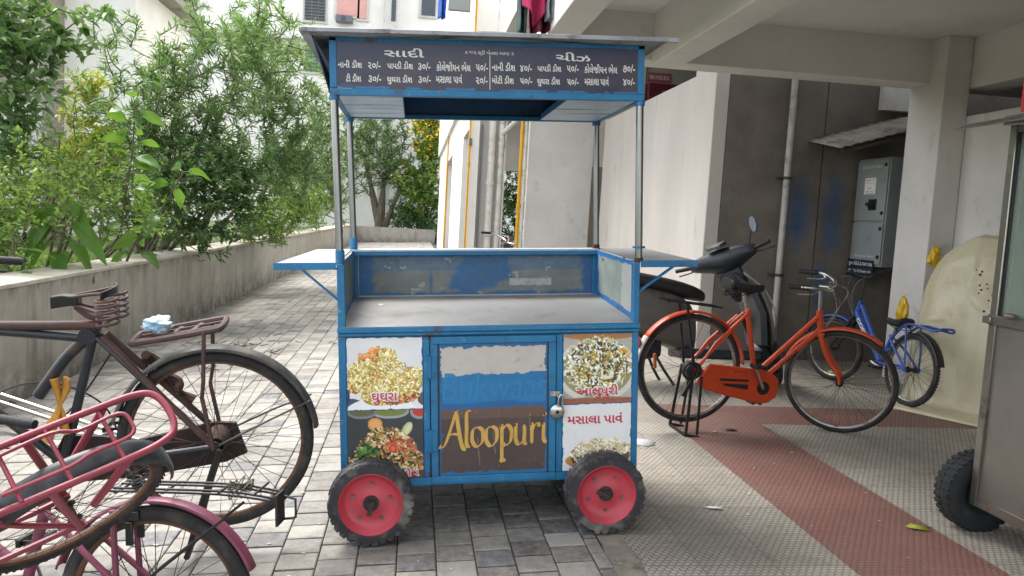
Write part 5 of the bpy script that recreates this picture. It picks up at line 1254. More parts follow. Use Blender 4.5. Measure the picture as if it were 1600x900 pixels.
# ------------------------------------------------------------------ plastic sheet and litter
SHEETM = mat('cream_plastic_sheet', '#d3cbb2', '#c4bb9c', 1.4, .42, dirt='#8f8050', dscale=1.8, dlo=.54, dhi=.85, bump=.06, bscale=6)
A0, B0 = Vector((3.92, 5.62, ZF)), Vector((4.58, 4.55, ZF)); nn = Vector((.777, .629, 0))
def sheetfn(u, v):
    p = A0.lerp(B0, u); top = .90 + .46 * min(1, u / .30) ** .5 - .10 * max(0, u - .6)
    prof = [(0.0, -.36, .004), (.06, 0, .012), (.12, .02, .06), (.5, .05, .55), (.8, .13, .88), (.93, .26, .985), (1.0, .50, 1.0)]
    for i in range(len(prof) - 1):
        if v <= prof[i + 1][0] + 1e-9:
            t = (v - prof[i][0]) / (prof[i + 1][0] - prof[i][0]); t2 = t * t * (3 - 2 * t) * .4 + t * .6
            d = prof[i][1] * (1 - t2) + prof[i + 1][1] * t2; z = prof[i][2] * (1 - t2) + prof[i + 1][2] * t2; break
    from mathutils import noise as nz
    wv_ = nz.noise(Vector((u * 3.1, v * 2.2, 5))) * .06 * min(1, v * 3) + nz.noise(Vector((u * 11, v * 5, 1))) * .014 * min(1, v * 3) - .022 * max(0, 1 - abs(nz.noise(Vector((u * 4 + v * 2.5, v * 3 - u * 3, 9)))) * 7) * min(1, v * 4)
    edge = .16 * max(0, .25 - u) / .25
    d += wv_ + edge * (1 - v) * .0 + .30 * (max(0, .18 - u) / .18) ** 2 * v
    q = p + nn * d; q.x = min(q.x, 4.685); return (q.x, q.y, ZF + z * top + wv_ * .3)
g = MB(); g.grid(sheetfn, 60, 60); o = g.build('plastic_sheet', SHEETM, solid=.004, angle=80)
tag(o, 'large cream plastic sheet bulging as it leans against the partition wall', 'plastic sheet')
g = MB()
for k in range(14):
    u, v = .45 + rr.gauss(0, .08), .62 + rr.gauss(0, .08); p = Vector(sheetfn(u, v)); r_ = rr.uniform(.004, .012)
    g.add([p - nn * .006 + Vector((-.63, .777, 0)) * r_ * math.cos(a) + Vector((0, 0, 1)) * r_ * math.sin(a) for a in np.linspace(0, 6.28, 9)[:-1]], [list(range(8))])
g.build('mud_spot', mat('mud', '#3a342c', '#2e2923', 9, .9), o)
YP = mat('yellow_plastic', '#d8b41e', '#c49a12', 10, .35, bump=.2)
t = thing('yellow_bag', 'yellow plastic bag poking out between the column and the blue saddle', 'plastic bag', (4.09, 5.93, .74)); crumple('bag_body', YP, t, (.035, .05, .11), 8, .5)
t = thing('yellow_bag', 'folded yellow plastic piece tucked at the top of the cream sheet', 'plastic bag', (4.385, 6.0, 1.20)); crumple('bag_body', YP, t, (.055, .04, .075), 12, .5)
t = thing('wrapper', 'crumpled yellow snack wrapper on the tiles behind the orange front wheel', 'wrapper', (3.92, 6.55, ZF + .015)); crumple('wrapper_foil', mat('yellow_foil', '#cfc02c', '#d8d8c8', 20, .25, bump=.2), t, (.13, .07, .03), 21, .6)
def scrap(name, label, cat, x, y, z, pts, m, lift=.01):
    g = MB(); n = len(pts); g.add([(0, 0, lift)] + [(a, b_, rr.uniform(0, lift)) for a, b_ in pts], [(0, i + 1, (i + 1) % n + 1) for i in range(n)])
    o = g.build(name, m, solid=.0008); o.location = (x, y, z + .002); return tag(o, label, cat)
def blob_pts(r, n=10, sx=1, sy=1): return [(r * sx * (1 + rr.uniform(-.15, .15)) * math.cos(2 * math.pi * k / n), r * sy * (1 + rr.uniform(-.15, .15)) * math.sin(2 * math.pi * k / n)) for k in range(n)]
scrap('paper_scrap', 'torn white paper scrap on the tiles in front of the red band', 'paper scrap', 1.43, 3.28, ZF, [(-.045, .015), (-.03, -.012), (.02, -.016), (.04, -.014), (.032, .004), (-.01, .014)], WHT, .008)
scrap('dry_leaf', 'yellow green fallen leaf on the red band near the stall wheel', 'leaf', 2.285, 3.05, ZF, [(-.05, .02), (-.03, -.01), (.03, -.02), (.055, -.014), (.02, .012), (-.02, .03)], mat('yellow_leaf', '#9a9a34', '#7f8a2c', 20, .6), .018)
scrap('paper_plate', 'flattened pale paper disc on the tiles beside the cart', 'paper plate', 1.39, 4.32, ZF, blob_pts(.085, 18, 1, 1), mat('grey_paper', '#b7b5b8', '#a5a3a8', 10, .8), .003)
scrap('petal_scrap', 'dark purple scrap on the red tiles near the bicycle stand', 'scrap', 2.08, 4.62, ZF, blob_pts(.035, 7, 1.2, .6), mat('purple_scrap', '#3a1626', '#4a1c30', 20, .7), .012)
lm = mat('pale_litter', '#d9d5cb', '#a9a294', 30, .8)
g = MB()
for k in range(260):
    x = rr.uniform(-1.6, 1.1); y = rr.uniform(2.3, 6.5); z = (gz(x) if x < .82 else ZF) + .003
    if rr.random() < .25: x = rr.uniform(1.0, 2.6); z = ZF + .003
    r_ = rr.uniform(.003, .011); a0 = rr.uniform(0, 6.28)
    ps = [(x + r_ * (1 + .8 * (i == 1)) * math.cos(a0 + i * 1.57), y + r_ * .6 * math.sin(a0 + i * 1.57), z + rr.uniform(0, .004)) for i in range(4)]
    g.add(ps, [(0, 1, 2, 3)])
tag(g.build('litter', lm, solid=.0006), 'tiny pale paper flecks scattered over the paving', 'litter', kind='stuff')
g = MB()
for k in range(70):
    x, y = -1.55 + rr.gauss(0, .32), 7.6 + rr.gauss(0, .35); z = gz(x) + .006; a0 = rr.uniform(0, 3.14); l = rr.uniform(.04, .16)
    g.tube([(x, y, z), (x + l * math.cos(a0), y + l * math.sin(a0), z + rr.uniform(0, .02))], rr.uniform(.002, .005), 5)
tag(g.build('twigs', mat('dry_twig', '#4a4034', '#2f2922', 20, .9)), 'swept heap of dry twigs on the paving beside the planter wall', 'twigs', kind='stuff')
t = thing('metal_rails', 'two thin silver rails with a wooden end block lying behind the pink frame', 'rails', (-1.75, 3.6, .10))
for k, z in enumerate((.36, .28)):
    g = MB(); g.cyl((-.45, .25 + .1 * k, z), (.75, -.10 + .1 * k, z - .26), .010, 10); g.build('rail', CHROME, t)
g = MB(); g.bar((-.47, .24, .36), (-.47, .36, .26), .05, .06); g.build('end_block', mat('weathered_wood', '#8a7458', '#6e5b44', 8, .85, bump=.3), t)

# ------------------------------------------------------------------ leaves, shrubs and trees
def leaf_mat(name, a, b, trans=.35, rough=.45):
    g = NT(name); at = g.n('Attribute'); at.attribute_name = 'Col'
    c = g.mix(at.outputs['Fac'], a, b); g.set(Base_Color=c, Roughness=rough, Specular_IOR_Level=.4)
    tr = g.n('BsdfTranslucent'); c2 = g.mix(.4, c, '#8fae3a', 'MIX'); g.l(c2, tr.inputs[0])
    ms = g.n('MixShader'); ms.inputs[0].default_value = trans; g.l(g.b.outputs[0], ms.inputs[1]); g.l(tr.outputs[0], ms.inputs[2])
    g.l(ms.outputs[0], g.t.nodes['Material Output'].inputs[0]); return g.m
BARK = mat('grey_bark', '#6f665a', '#544b41', 12, .9, dirt='#3a332b', dscale=9, bump=.6, bscale=40, stretch=(1, 1, .3))
LO = leaf_mat('oleander_leaf', '#4e7243', '#90ae72'); LD = leaf_mat('dark_leaf', '#3d6138', '#6c8f57', .3); LT = leaf_mat('round_dark_leaf', '#4a6d42', '#84a26c', .3)
LL = leaf_mat('light_leaf', '#63873e', '#98b256', .4); LY = leaf_mat('yellow_green_leaf', '#93a23c', '#c9c25a', .4); LB = leaf_mat('broad_leaf', '#386624', '#628c38', .45, .35)
LG = leaf_mat('grass_blade', '#4c7029', '#7d9b45', .4); LF = leaf_mat('yellow_flower', '#d9b41c', '#e8cf3c', .3, .6); LGR = leaf_mat('greyish_leaf', '#6e8064', '#9aa58e', .25)
def leaf_mesh(name, m, parent, pos, dr, L, W, g, thin=True, droop=.2, fold=.25, seed=0):
    n = len(pos); dr = dr / np.linalg.norm(dr, axis=1, keepdims=True)
    up = np.tile(np.array([0, 0, 1.]), (n, 1)) + g.normal(size=(n, 3)) * .45
    s = np.cross(dr, up); s /= np.linalg.norm(s, axis=1, keepdims=True) + 1e-9; nr = np.cross(s, dr)
    L = L[:, None]; W = W[:, None]; dz = np.array([0, 0, -1.])
    def at(t, w, f): return pos + dr * L * t + s * W * w + nr * (W * f) + dz * (L * droop * t * t)
    if thin:
        V = np.stack([at(0, 0, 0), at(.42, .5, fold), at(.42, -.5, fold), at(1, 0, 0), at(.45, 0, 0)], 1)
        F = np.array([[0, 4, 1, 1], [0, 2, 4, 4], [1, 4, 3, 3], [4, 2, 3, 3]])[:, :3]; k = 5
    else:
        V = np.stack([at(0, 0, 0), at(.28, .42, fold), at(.28, -.42, fold), at(.66, .40, fold), at(.66, -.40, fold), at(1, 0, 0), at(.3, 0, 0), at(.68, 0, 0)], 1)
        F = np.array([[0, 6, 1], [0, 2, 6], [1, 6, 7], [1, 7, 3], [6, 2, 4], [6, 4, 7], [3, 7, 5], [7, 4, 5]]); k = 8
    V = V.reshape(-1, 3); FF = (F[None] + (np.arange(n) * k)[:, None, None]).reshape(-1, 3).astype(np.int32)
    me = bpy.data.meshes.new(name); me.vertices.add(len(V)); me.vertices.foreach_set('co', V.ravel())
    me.loops.add(FF.size); me.loops.foreach_set('vertex_index', FF.ravel()); me.polygons.add(len(FF)); me.polygons.foreach_set('loop_start', np.arange(0, FF.size, 3, dtype=np.int32))
    me.update(calc_edges=True)
    ca = me.color_attributes.new('Col', 'FLOAT_COLOR', 'POINT'); r = np.repeat(np.clip(g.normal(.45, .28, n), 0, 1), k); cc = np.ones((len(V), 4)); cc[:, :3] = r[:, None]; ca.data.foreach_set('color', cc.ravel())
    me.polygons.foreach_set('use_smooth', [True] * len(FF)); me.materials.append(m)
    o = bpy.data.objects.new(name, me); COL.objects.link(o); o.parent = parent; return o
def shrub(name, label, base, ells, ntip, m, per=14, L=.12, W=.022, thin=True, droop=.2, group=None, seed=1, stem=.03, nstem=3, cat='shrub', spread=.24, twig=.0045, flowers=None, out=.9):
    g = np.random.default_rng(seed); t = thing(name, label, cat, base, group); B0 = np.array(base)
    E = [(np.array(c) - B0, np.array(r)) for c, r in ells]; vol = np.array([r.prod() for _, r in E]); vol = vol / vol.sum()
    tips = []
    lump = [g.normal(size=3) for _ in range(18)]
    while len(tips) < ntip:
        c, r = E[g.choice(len(E), p=vol)]; d = g.normal(size=3); d /= np.linalg.norm(d)
        k = g.random() ** .45; lob = 1 + .22 * math.sin(5 * d[0] + 3 * d[2] + seed) + .16 * math.sin(9 * d[2] - 4 * d[1] + seed * 2)
        p = c + d * r * k * lob
        if p[2] > .12: tips.append(p)
    tips = np.array(sorted(tips, key=lambda p: np.linalg.norm(p[:2]) * .4 + p[2]))
    mb = MB(); nodes = []; 
    for s_ in range(nstem):
        c = E[s_ % len(E)][0]; b0 = np.array([g.normal() * .09, g.normal() * .09, -.05]); e = c * .75 + g.normal(size=3) * .12
        P = [b0 + (e - b0) * q + np.array([math.sin(q * 4 + s_), math.cos(q * 3 + s_), 0]) * .07 * q for q in np.linspace(0, 1, 7)]
        mb.tube([tuple(p) for p in P], [stem * (1 - .65 * q) for q in np.linspace(0, 1, 7)], 7); nodes += P[1:]
    N = np.array(nodes); pos, dr = [], []
    for p in tips:
        d = np.linalg.norm(N - p, axis=1) + .35 * np.maximum(0, N[:, 2] - p[2]); i = d.argmin(); a = N[i]; v = p - a; ln = np.linalg.norm(v) + 1e-6
        mid = a + v * .5 + np.array([0, 0, -.06 * ln]) + g.normal(size=3) * .05 * ln
        mb.tube([tuple(a), tuple(mid), tuple(p)], [twig * 1.7, twig * 1.3, twig * .6], 5, smooth=2)
        N = np.vstack([N, mid, p]); tw = v / ln + np.array([0, 0, .25]) + g.normal(size=3) * .15; tw /= np.linalg.norm(tw)
        for q in range(per):
            f = g.random(); b_ = p - tw * spread * f; rd = g.normal(size=3); rd -= tw * (rd @ tw); rd /= np.linalg.norm(rd)
            pos.append(b_); dr.append(tw * (.9 - .7 * f) + rd * out + np.array([0, 0, .1]))
    pos, dr = np.array(pos), np.array(dr); n = len(pos)
    mb.build('branches', BARK, t)
    leaf_mesh('crown', m, t, pos, dr, L * (.65 + .6 * g.random(n)), W * (.75 + .5 * g.random(n)), g, thin, droop)
    if flowers:
        fm, fn, fs, top = flowers; sel = tips[np.argsort(-tips[:, 2] + g.normal(size=len(tips)) * top)][:fn]
        P = np.repeat(sel, 9, 0) + g.normal(size=(fn * 9, 3)) * fs * 1.3; leaf_mesh('flowers', fm, t, P, g.normal(size=P.shape), np.full(len(P), fs), np.full(len(P), fs * .8), g, False, 0)
    return t
GR = 'shrubs and small trees growing behind the planter wall'
shrub('oleander_tree', 'tall narrow leaved oleander in the middle of the planter with bare forked trunk', (-3.3, 10.2, .50), [((-2.85, 10, 2.80), (1.0, .75, .85)), ((-2.2, 10.5, 3.4), (.75, .65, .62)), ((-3.3, 9.8, 2.3), (.65, .6, .58)), ((-2.9, 10.2, 1.9), (.8, .6, .5))], 620, LO, 15, .15, .022, group=GR, seed=4, stem=.055, nstem=4, twig=.006, cat='tree')
shrub('oleander_tree', 'narrow leaved oleander beside the left canopy post, reaching the roof of the cart', (-3.45, 12.0, .50), [((-2.0, 11.6, 2.85), (.78, .7, .85)), ((-1.75, 11.6, 2.0), (.6, .6, .58)), ((-2.45, 12.6, 3.9), (.62, .6, .62)), ((-2.5, 11.7, 1.9), (.6, .5, .6))], 520, LO, 14, .155, .022, group=GR, seed=9, stem=.045, nstem=4, twig=.006, cat='tree')
shrub('oleander_tree', 'narrow leaved oleander seen behind and between the two left canopy posts', (-3.2, 14.2, .50), [((-1.65, 13.7, 2.75), (.55, .6, .85)), ((-1.5, 14, 1.95), (.46, .6, .85)), ((-2.2, 14.4, 2.1), (.8, .6, .9))], 420, LO, 13, .16, .022, group=GR, seed=14, stem=.04, nstem=3, twig=.006, cat='tree')
shrub('broadleaf_tree', 'small tree with rounded dark leaves hanging in the upper left corner', (-5.3, 7.9, .50), [((-3.55, 7.5, 2.65), (.62, .5, .6)), ((-3.75, 7.6, 2.0), (.42, .45, .4)), ((-4.2, 7.9, 3.0), (.8, .7, .7))], 330, LT, 11, .125, .058, False, .35, group=GR, seed=21, stem=.05, nstem=3, cat='tree', spread=.3, out=.75)
shrub('croton_shrub', 'yellow leaved croton shrub half hidden behind the bushes at left', (-4.9, 11.3, .50), [((-4.3, 11, 2.64), (.45, .4, .42)), ((-4.3, 11.1, 1.9), (.45, .4, .6))], 130, LY, 14, .13, .04, False, .25, group=GR, seed=26, nstem=3)
shrub('hedge_bush', 'sprawling light green bush with thin bare twigs at the far left of the planter', (-3.85, 6.3, .50), [((-3.1, 6.6, 1.35), (.56, .5, .36)), ((-3.5, 6.7, 1.1), (.6, .5, .4))], 300, LL, 11, .058, .027, False, .15, group=GR, seed=31, nstem=6, stem=.016, twig=.0035, spread=.16)
shrub('hedge_bush', 'twiggy mid green bush behind the broad leaved plant near the wall top', (-3.35, 7.3, .50), [((-2.85, 7.4, 1.32), (.6, .45, .40)), ((-3.1, 7.7, 1.6), (.6, .5, .4)), ((-3.6, 7.6, 1.3), (.5, .5, .5))], 330, LL, 11, .056, .026, False, .15, group=GR, seed=37, nstem=6, stem=.018, twig=.0035, spread=.16)
shrub('hedge_bush', 'low dense green bush at the foot of the forked oleander', (-3.4, 8.6, .50), [((-2.8, 8.7, 1.12), (.55, .4, .34)), ((-2.8, 8.9, 1.5), (.6, .5, .42)), ((-3.4, 9.0, 1.4), (.6, .5, .5))], 260, LD, 11, .062, .03, False, .15, group=GR, seed=41, nstem=5, stem=.018, spread=.16)
shrub('dense_bush', 'dark glossy dense bush beside the planter wall left of the canopy post', (-3.3, 10.0, .50), [((-2.1, 9.8, 1.55), (.55, .45, .62)), ((-2.5, 9.6, 1.8), (.55, .5, .5)), ((-2.5, 9.7, 1.1), (.55, .4, .42)), ((-3.0, 9.9, 1.4), (.5, .4, .6))], 420, LD, 12, .085, .036, False, .2, group=GR, seed=45, nstem=5, stem=.022, spread=.2)
shrub('light_bush', 'pale yellow green bush leaning over the wall beside the left shelf', (-3.25, 13.2, .50), [((-1.8, 12.8, 1.45), (.46, .5, .42)), ((-2.4, 13, 1.1), (.6, .5, .45))], 260, LL, 12, .10, .028, True, .2, group=GR, seed=52, nstem=4, stem=.018)
shrub('rear_bush', 'dull green bush filling the planter behind the oleanders', (-6.2, 13.0, .50), [((-5.4, 12.8, 1.7), (1.2, .7, .9)), ((-4.2, 13.5, 1.8), (1.2, .7, 1.0))], 380, LGR, 12, .14, .035, True, .25, group=GR, seed=57, nstem=5)
shrub('rear_bush', 'dull green bush far back along the planter wall', (-3.3, 19.0, .50), [((-2.9, 18.5, 1.5), (.8, 1.6, .8)), ((-2.9, 22, 1.7), (.8, 2, .9))], 380, LO, 12, .17, .03, True, .25, group=GR, seed=59, nstem=5)
shrub('round_tree', 'round crowned small tree beyond the far end wall, seen through the cart', (-1.6, 38.3, .3), [((-1.6, 38.5, 4.3), (1.85, 1.5, 2.2)), ((-2.9, 39, 5.0), (1.3, 1.2, 1.9)), ((-.5, 38.4, 3.1), (1.1, 1, 1.1))], 560, LO, 13, .30, .055, seed=63, nstem=5, stem=.20, twig=.02, cat='tree', spread=.5)
shrub('flowering_shrub', 'tall bright shrub covered in yellow flowers beside the white block', (.25, 37.8, .3), [((.62, 38, 4.9), (.95, 1, 2.6)), ((.2, 38, 2.75), (1.4, 1, 1.6))], 420, LL, 12, .26, .09, False, .2, seed=67, nstem=4, stem=.10, twig=.015, spread=.45, flowers=(LF, 120, .17, .9))
shrub('rear_shrub', 'low dark shrub just over the far end wall', (-.1, 37.9, .3), [((-.15, 38.2, 1.3), (1.3, .9, .9)), ((.7, 38, 1.0), (.7, .8, .7))], 260, LD, 12, .22, .07, False, .2, seed=71, nstem=4, spread=.4)
shrub('gap_shrub', 'dark shrub glimpsed between the white pipes and the grey wall panel', (3.3, 24, .045), [((3.0, 24, 1.9), (.7, .7, 1.2))], 160, LD, 12, .18, .05, False, .2, seed=74, nstem=3, spread=.3)

# broad leaved plants
def broad_plant(name, label, base, top, nodes, L, seed, droop):
    g = np.random.default_rng(seed); t = thing(name, label, 'plant', base, GR); b = Vector(top) - Vector(base); mb = MB()
    mb.tube([(0, 0, -.03), (b.x * .3 - .02, b.y * .3, b.z * .35), (b.x * .7 + .02, b.y * .7, b.z * .72), tuple(b)], [.014, .012, .009, .005], 8, smooth=5); mb.build('stem', BARK, t)
    lm = MB()
    for k in range(nodes):
        f = .28 + .72 * k / (nodes - 1); p = b * f
        for s_ in (0, 1):
            a = k * 1.45 + s_ * math.pi + g.normal() * .6; l = L * (.75 + .5 * g.random()) * (1.1 - .35 * abs(f - .6)); w = l * .58
            d = Vector((math.cos(a), math.sin(a), .15 + .4 * f - droop + g.normal() * .3)).normalized(); sd = d.cross(Vector((0, 0, 1))).normalized(); sd = Matrix.Rotation(g.normal() * .9, 3, d) @ sd; nrm = sd.cross(d)
            st = p + d * .07; mb2 = None
            def fn(u, v):
                x = (v - .5) * 2; wd = math.sin(math.pi * min(1, u * .92 + .06)) ** .8 * (1 - .25 * u) * w / 2
                q = st + d * (l * u) + sd * (wd * x) + nrm * (.18 * wd * abs(x) + .03 * l * math.sin(u * 9 + x * 2) * abs(x)) + Vector((0, 0, -1)) * (l * (.25 + droop * .6) * u * u)
                return tuple(q)
            lm.grid(fn, 9, 7); lm.tube([tuple(p), tuple(st + d * .02)], .004, 5)
    o = lm.build('leaves', LB, t, angle=80)
    ca = o.data.color_attributes.new('Col', 'FLOAT_COLOR', 'POINT'); n = len(o.data.vertices); r = np.clip(vnoise(1, n, 70, g)[0], 0, 1); cc = np.ones((n, 4)); cc[:, :3] = r[:, None]; ca.data.foreach_set('color', cc.ravel())
broad_plant('broad_leaf_plant', 'tall young plant with big bright pale green leaves standing above the bushes', (-2.86, 8.0, .50), (-2.74, 8.0, 2.25), 13, .21, 3, .2)
broad_plant('broad_leaf_plant', 'leafy side shoot with broad drooping leaves right of the tall bright plant', (-2.86, 7.95, .50), (-2.25, 7.9, 1.60), 7, .20, 5, .35)
broad_plant('broad_leaf_plant', 'low plant with big drooping grey green leaves over the wall top', (-3.0, 6.95, .50), (-2.9, 6.9, 1.26), 5, .30, 8, .75)
broad_plant('broad_leaf_plant', 'small plant with round bright leaves at the left picture edge', (-3.12, 6.3, .50), (-2.98, 6.2, 1.0), 4, .19, 12, .2)
# grass in the planter
g = np.random.default_rng(5); n = 15000; px = np.concatenate([g.uniform(-5.2, -3.09, 9000), g.uniform(-9, -3.09, 6000)]); py = np.concatenate([g.uniform(4, 10, 9000), g.uniform(4, 24, 6000)])
pz = .50 + .05 * np.sin((px + 60) / 57 * 40 + (py + 8) / 44 * 17)
d = g.normal(size=(n, 3)) * .5; d[:, 2] = 1
o = leaf_mesh('grass', LG, None, np.stack([px, py, pz], 1), d, g.uniform(.08, .24, n), g.uniform(.008, .016, n), g, True, .4)
tag(o, 'bright green grass growing in the planter', 'grass', kind='stuff')

# ------------------------------------------------------------------ buildings behind
WIN = mat('dark_window_glass', '#39424d', '#2c343e', 3, .15, bump=0); GRILLE = mat('grey_grille', '#6d7076', '#5d6066', 8, .5)
F_ = thing('apartment_building', 'bright white apartment building across the far end with barred windows', 'building', (-6, 44, .3))
def fp(name, m, lo, hi, parent=F_, o=(-6, 44, .3), bevel=0): 
    b = MB(); b.box(lo, hi); return b.build(name, m, parent, shift=(-o[0], -o[1], -o[2]), bevel=bevel)
fp('wall', PLASTER_BRIGHT, (-40, 42, .2), (6, 50, 18))
def win(x0, x1, z0, z1, m, bars=0):
    f = fp('window', PLASTER, (x0 - .12, 41.88, z0 - .12), (x1 + .12, 41.99, z1 + .12)); fp('pane', m, (x0, 41.84, z0), (x1, 41.875, z1), f)
    b = MB()
    if bars:
        for k in range(bars): z = z0 + (z1 - z0) * (k + .5) / bars; b.box((x0, 41.78, z - .02), (x1, 41.83, z + .02))
        for k in range(4): x = x0 + (x1 - x0) * k / 3; b.box((x - .02, 41.80, z0), (x + .02, 41.835, z1))
        b.build('grille', GRILLE, f, shift=(6, -44, -.3))
PINKC = mat('faded_pink_blind', '#d9a7a0', '#cf9a94', 3, .8); GRN = mat('green_blind', '#7fb06a', '#6fa35c', 4, .8)
win(-6.05, -5.05, 11.0, 12.9, WIN, 12); win(-4.45, -3.4, 11.4, 13.2, PINKC); win(-3.3, -2.95, 11.3, 12.6, PINKC); win(-.1, .62, 11.75, 13.6, WIN); win(-5.95, -5.1, 8.4, 9.75, GRN, 8); win(-9.4, -8.2, 9.0, 10.4, WIN, 8); win(-12.6, -11.4, 11.2, 12.8, WIN, 8); win(-12.5, -11.5, 7.3, 8.8, WIN)
fp('stair_shaft', PLASTER, (-1.95, 41.0, .3), (-1.35, 41.99, 18)); fp('window', WIN, (-1.62, 40.95, 11.1), (-1.4, 40.99, 12.5)); fp('drain_pipe', PIPEW, (-2.02, 41.4, .3), (-1.96, 41.5, 18)); fp('cornice', PLASTER, (-40, 41.6, 9.95), (-2.1, 41.99, 10.05)); fp('balcony', PLASTER_BRIGHT, (.9, 41, 10.6), (2.6, 41.99, 11.0))
t = thing('cooler_box', 'small grey air cooler box under the pink blind of the far facade', 'cooler', (-4.05, 41.5, 10.95)); b = MB(); b.box((-.4, -.2, 0), (.45, .35, .32)); b.build('casing', GRILLE, t, bevel=.02); b = MB(); b.lathe([(0, -.02), (.13, -.02), (.13, .0), (0, .0)], 20, Matrix.Translation((0, -.2, .16))); b.build('fan', WIN, t)
L_ = thing('concrete_building', 'grey bare concrete building behind the bushes at upper left', 'building', (-9, 17, .3))
lo_ = (-9, 17, .3)
fp('wall', mat('raw_concrete', '#a29d92', '#8d887e', 1.2, .9, dirt='#5d584f', dscale=1.5, bump=.3, bscale=20), (-16, 15.0, .3), (-6.6, 19, 9.5), L_, lo_); fp('side_wing', PLASTER_BRIGHT, (-6.595, 15.6, .3), (-5.35, 19, 5.35), L_, lo_); fp('ledge', mat('raw_concrete', '#a29d92'), (-6.59, 15.3, 5.355), (-5.0, 19, 5.5), L_, lo_); fp('plinth', PLASTER, (-16, 14.9, .3), (-6.7, 14.99, 3.0), L_, lo_)
# white block with pipes on the right of the drive
K_ = thing('apartment_block', 'white apartment block on stilts further down the drive with pipes on its corner', 'building', (1.6, 14, ZF)); ko = (1.6, 14, ZF)
fp('upper_wall', PLASTER_BRIGHT, (.92, 13.5, 3.85), (1.75, 34, 14), K_, ko); fp('upper_wall', PLASTER_BRIGHT, (1.752, 12.4, 3.05), (4.5, 13.6, 14), K_, ko)
fp('lintel', PLASTER, (1.0, 14.2, 3.05), (1.35, 34, 3.845), K_, ko); fp('corner_column', PLASTER_BRIGHT, (.92, 13.5, -.05), (1.06, 14.19, 3.845), K_, ko); fp('recess_wall', PLASTER, (1.065, 13.72, -.05), (1.56, 13.9, 3.845), K_, ko)
fp('column', PLASTER_BRIGHT, (1.0, 17.2, -.05), (1.4, 22, 3.045), K_, ko); fp('column', PLASTER_BRIGHT, (1.0, 26.5, -.05), (1.4, 33, 3.045), K_, ko); fp('back_wall', PLASTER, (1.9, 21.5, -.05), (2.0, 34, 3.8), K_, ko)
fp('soffit', CEIL, (1.36, 13.95, 3.62), (4.5, 34, 3.84), K_, ko); fp('wall_panel', PLASTER, (1.78, 12.4, -.05), (2.84, 12.55, 3.045), K_, ko, .01)
fp('low_wall', mat('brown_render', '#9a8c7c', '#877a6c', 2, .9), (2.9, 13.7, -.05), (4.5, 13.9, 2.35), K_, ko); fp('deep_beam', PLASTER, (1.6, 15.5, 2.3), (4.5, 15.8, 3.6), K_, ko)
def pipe(name, m, x, y, r, z0, z1, rings=()):
    b = MB(); b.cyl((x - ko[0], y - ko[1], z0 - ZF), (x - ko[0], y - ko[1], z1 - ZF), r, 14); p = b.build(name, m, K_)
    for z in rings: b = MB(); b.cyl((x - ko[0], y - ko[1], z - ZF), (x - ko[0], y - ko[1], z + .07 - ZF), r * 1.22, 14); b.build('collar', m, p)
    return p
pipe('drain_pipe', PIPEW, 1.29, 13.56, .062, 0, 12, (1.9, 3.4, 6)); pipe('drain_pipe', PIPEW, 1.455, 13.58, .045, 0, 12, (1.2, 2.6)); pipe('conduit', mat('grey_conduit', '#8f9296', '#7f8286', 6, .5), 1.12, 13.64, .016, .2, 2.95); pipe('vent_pipe', PIPEW, 1.53, 13.62, .02, 0, 3.4)
b = MB(); b.tube([(1.455 - ko[0], 13.56 - ko[1], 2.75), (1.70 - ko[0], 13.2 - ko[1], 3.0)], .04, 12); b.build('branch_pipe', PIPEW, K_)
pipe('gas_pipe', YEL, .895, 13.47, .020, 0, 12, (2.2, 2.5)); pipe('gas_pipe', YEL, 1.655, 12.36, .028, 0, 3.04, (1.5, 2.7)); pipe('gas_pipe', YEL, .985, 25, .03, 0, 9); pipe('downpipe', PIPEW, 1.72, 12.38, .03, 0, 12)
b = MB(); b.box((.88 - ko[0], 13.44 - ko[1], 2.55 - ZF), (.93 - ko[0], 13.49 - ko[1], 2.68 - ZF)); b.build('gas_meter', GRILLE, K_, bevel=.01)
t = thing('wall_sign', 'grey hanging sign box with teal writing high on the white block corner', 'sign', (.58, 13.3, 4.75)); b = MB(); b.box((-.17, -.05, 0), (.2, .05, .5)); b.build('sign_box', mat('sign_grey', '#8f9290', '#858886', 5, .6), t, bevel=.01); text('sign_lettering', 'શ્રી', mat('teal_paint', '#1f6f76'), t, -.1, .1, .2, .36, -.052, bold=.03)
# washing
def cloth(name, label, m, x, y, z, w, h, yaw, seed, cat='cloth', point=0):
    g = MB(); from mathutils import noise as nz
    def fn(u, v):
        xx = (u - .5) * w * (1 - .18 * v); zz = -h * v * (1 - point * abs(u - .45) * 1.6)
        return (xx, .05 * math.sin(u * 13 + seed) * (.4 + v) + .04 * nz.noise(Vector((u * 4, v * 3, seed))), zz)
    g.grid(fn, 26, 18); o = g.build(name, m, solid=.006, angle=80); o.location = (x, y, z); o.rotation_euler = (0, 0, yaw); return tag(o, label, cat)
def fabric(n, a, b2): return mat(n, a, b2, 14, .95, bump=.3, bscale=40)
cloth('towel', 'crimson pink towel hanging at the top edge of the picture', fabric('pink_terry', '#b02a5a', '#9a2450'), 0.85, 5.90, 3.22, .25, .44, .1, 2, 'towel', .5)
cloth('towel', 'dark maroon cloth hanging behind the pink towel', fabric('maroon_cloth', '#6a1f35', '#561a2c'), 0.89, 5.97, 3.12, .22, .38, .0, 5, 'cloth', .1)
cloth('cloth', 'dark green cloth hanging left of the pink towel', fabric('green_cloth', '#2e5a44', '#3a2a4a'), 0.755, 6.0, 3.18, .09, .44, .0, 8)
cloth('cloth', 'grey patterned cloth hanging right of the pink towel', fabric('grey_cloth', '#8a8c90', '#6d7076'), 0.945, 5.84, 3.16, .09, .34, .2, 11)
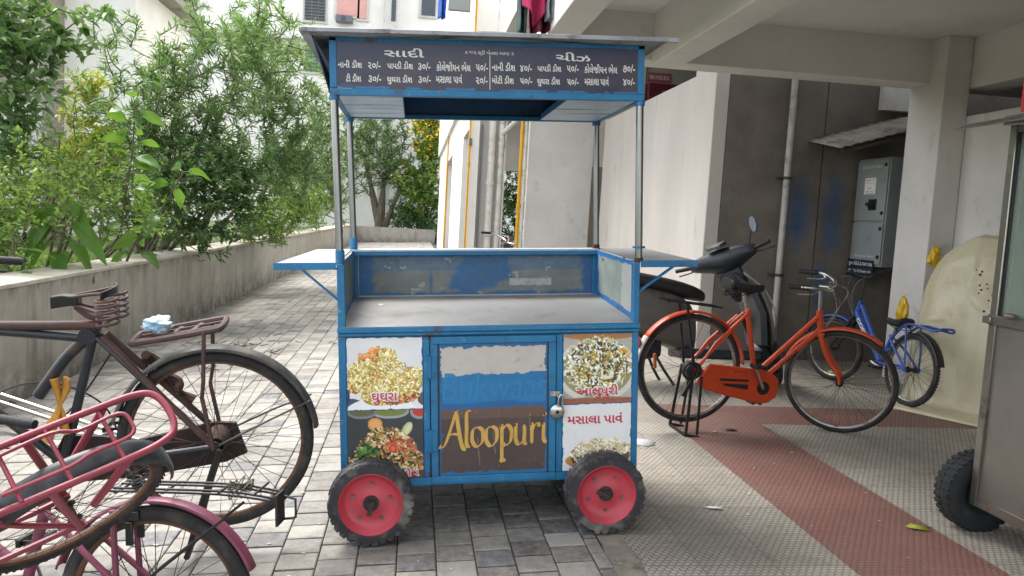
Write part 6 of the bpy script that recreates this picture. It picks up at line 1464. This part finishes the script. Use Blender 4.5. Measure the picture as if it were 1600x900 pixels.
cloth('shirt', 'blue garment hanging beside the grey sign box', fabric('blue_cloth', '#2450a8', '#4a74c8'), .32, 13.3, 5.35, .16, .75, .2, 14, 'clothes')
GW = 'dark washing hung in a row near the yellow flowers'
for k, (dx, c1, c2, hh, lb) in enumerate(((0, '#3a3d52', '#2c2e40', .55, 'slate blue garment leftmost in the washing near the yellow flowers'), (.24, '#2a2c38', '#1f2029', .62, 'near black garment in the middle of the washing near the yellow flowers'), (.46, '#6b3a72', '#7d4484', .60, 'purple garment rightmost in the washing near the yellow flowers'))):
    tag(cloth('garment', lb, fabric('washing_cloth_' + ('slate', 'black', 'purple')[k], c1, c2), .38 + dx * 1.0, 24.9, 5.25, .24, hh * 1.35, .1, 20 + k, 'clothes'), group=GW)
b = MB(); b.tube([(-.2, 24.9, 5.3), (.3, 24.9, 5.25), (1.3, 24.9, 5.3)], .008, 6); tag(b.build('washing_line', SPOKE), 'thin washing line strung out from the white block', 'washing line')
# parked vehicle glimpsed through the opening
t = thing('motorcycle', 'dark motorcycle with a red lamp glimpsed between the pipes and the wall panel', 'motorcycle', (1.85, 14.6, ZF))
b = MB(); b.loft([ring(-.7, 0, .78, .06, .05), ring(-.4, 0, .80, .13, .07), ring(.0, 0, .80, .13, .10), ring(.3, 0, .85, .14, .13), ring(.5, 0, .85, .08, .08)]); b.build('body', BLKF, t, sub=1)
for x in (-.62, .68):
    b = MB(); b.lathe([(.2, -.04), (.25, -.05), (.30, 0), (.25, .05), (.2, .04)], 32, closed=True); o = b.build('wheel', TYRE, t); o.location = (x, 0, .3)
b = MB(); b.tube([(.68, .07, .3), (.5, .07, .95), (.42, .34, 1.05)], .018, 8); b.tube([(.68, -.07, .3), (.5, -.07, .95), (.42, -.34, 1.05)], .018, 8); b.build('fork', DARKST, t)
b = MB(); b.lathe([(0, -.03), (.08, -.02), (.1, .03), (0, .06)], 20, Matrix.Translation((-.75, -.1, .86))); b.build('tail_lamp', mat('red_reflector', '#a51d22'), t)
t.rotation_euler = (0, 0, R(70))
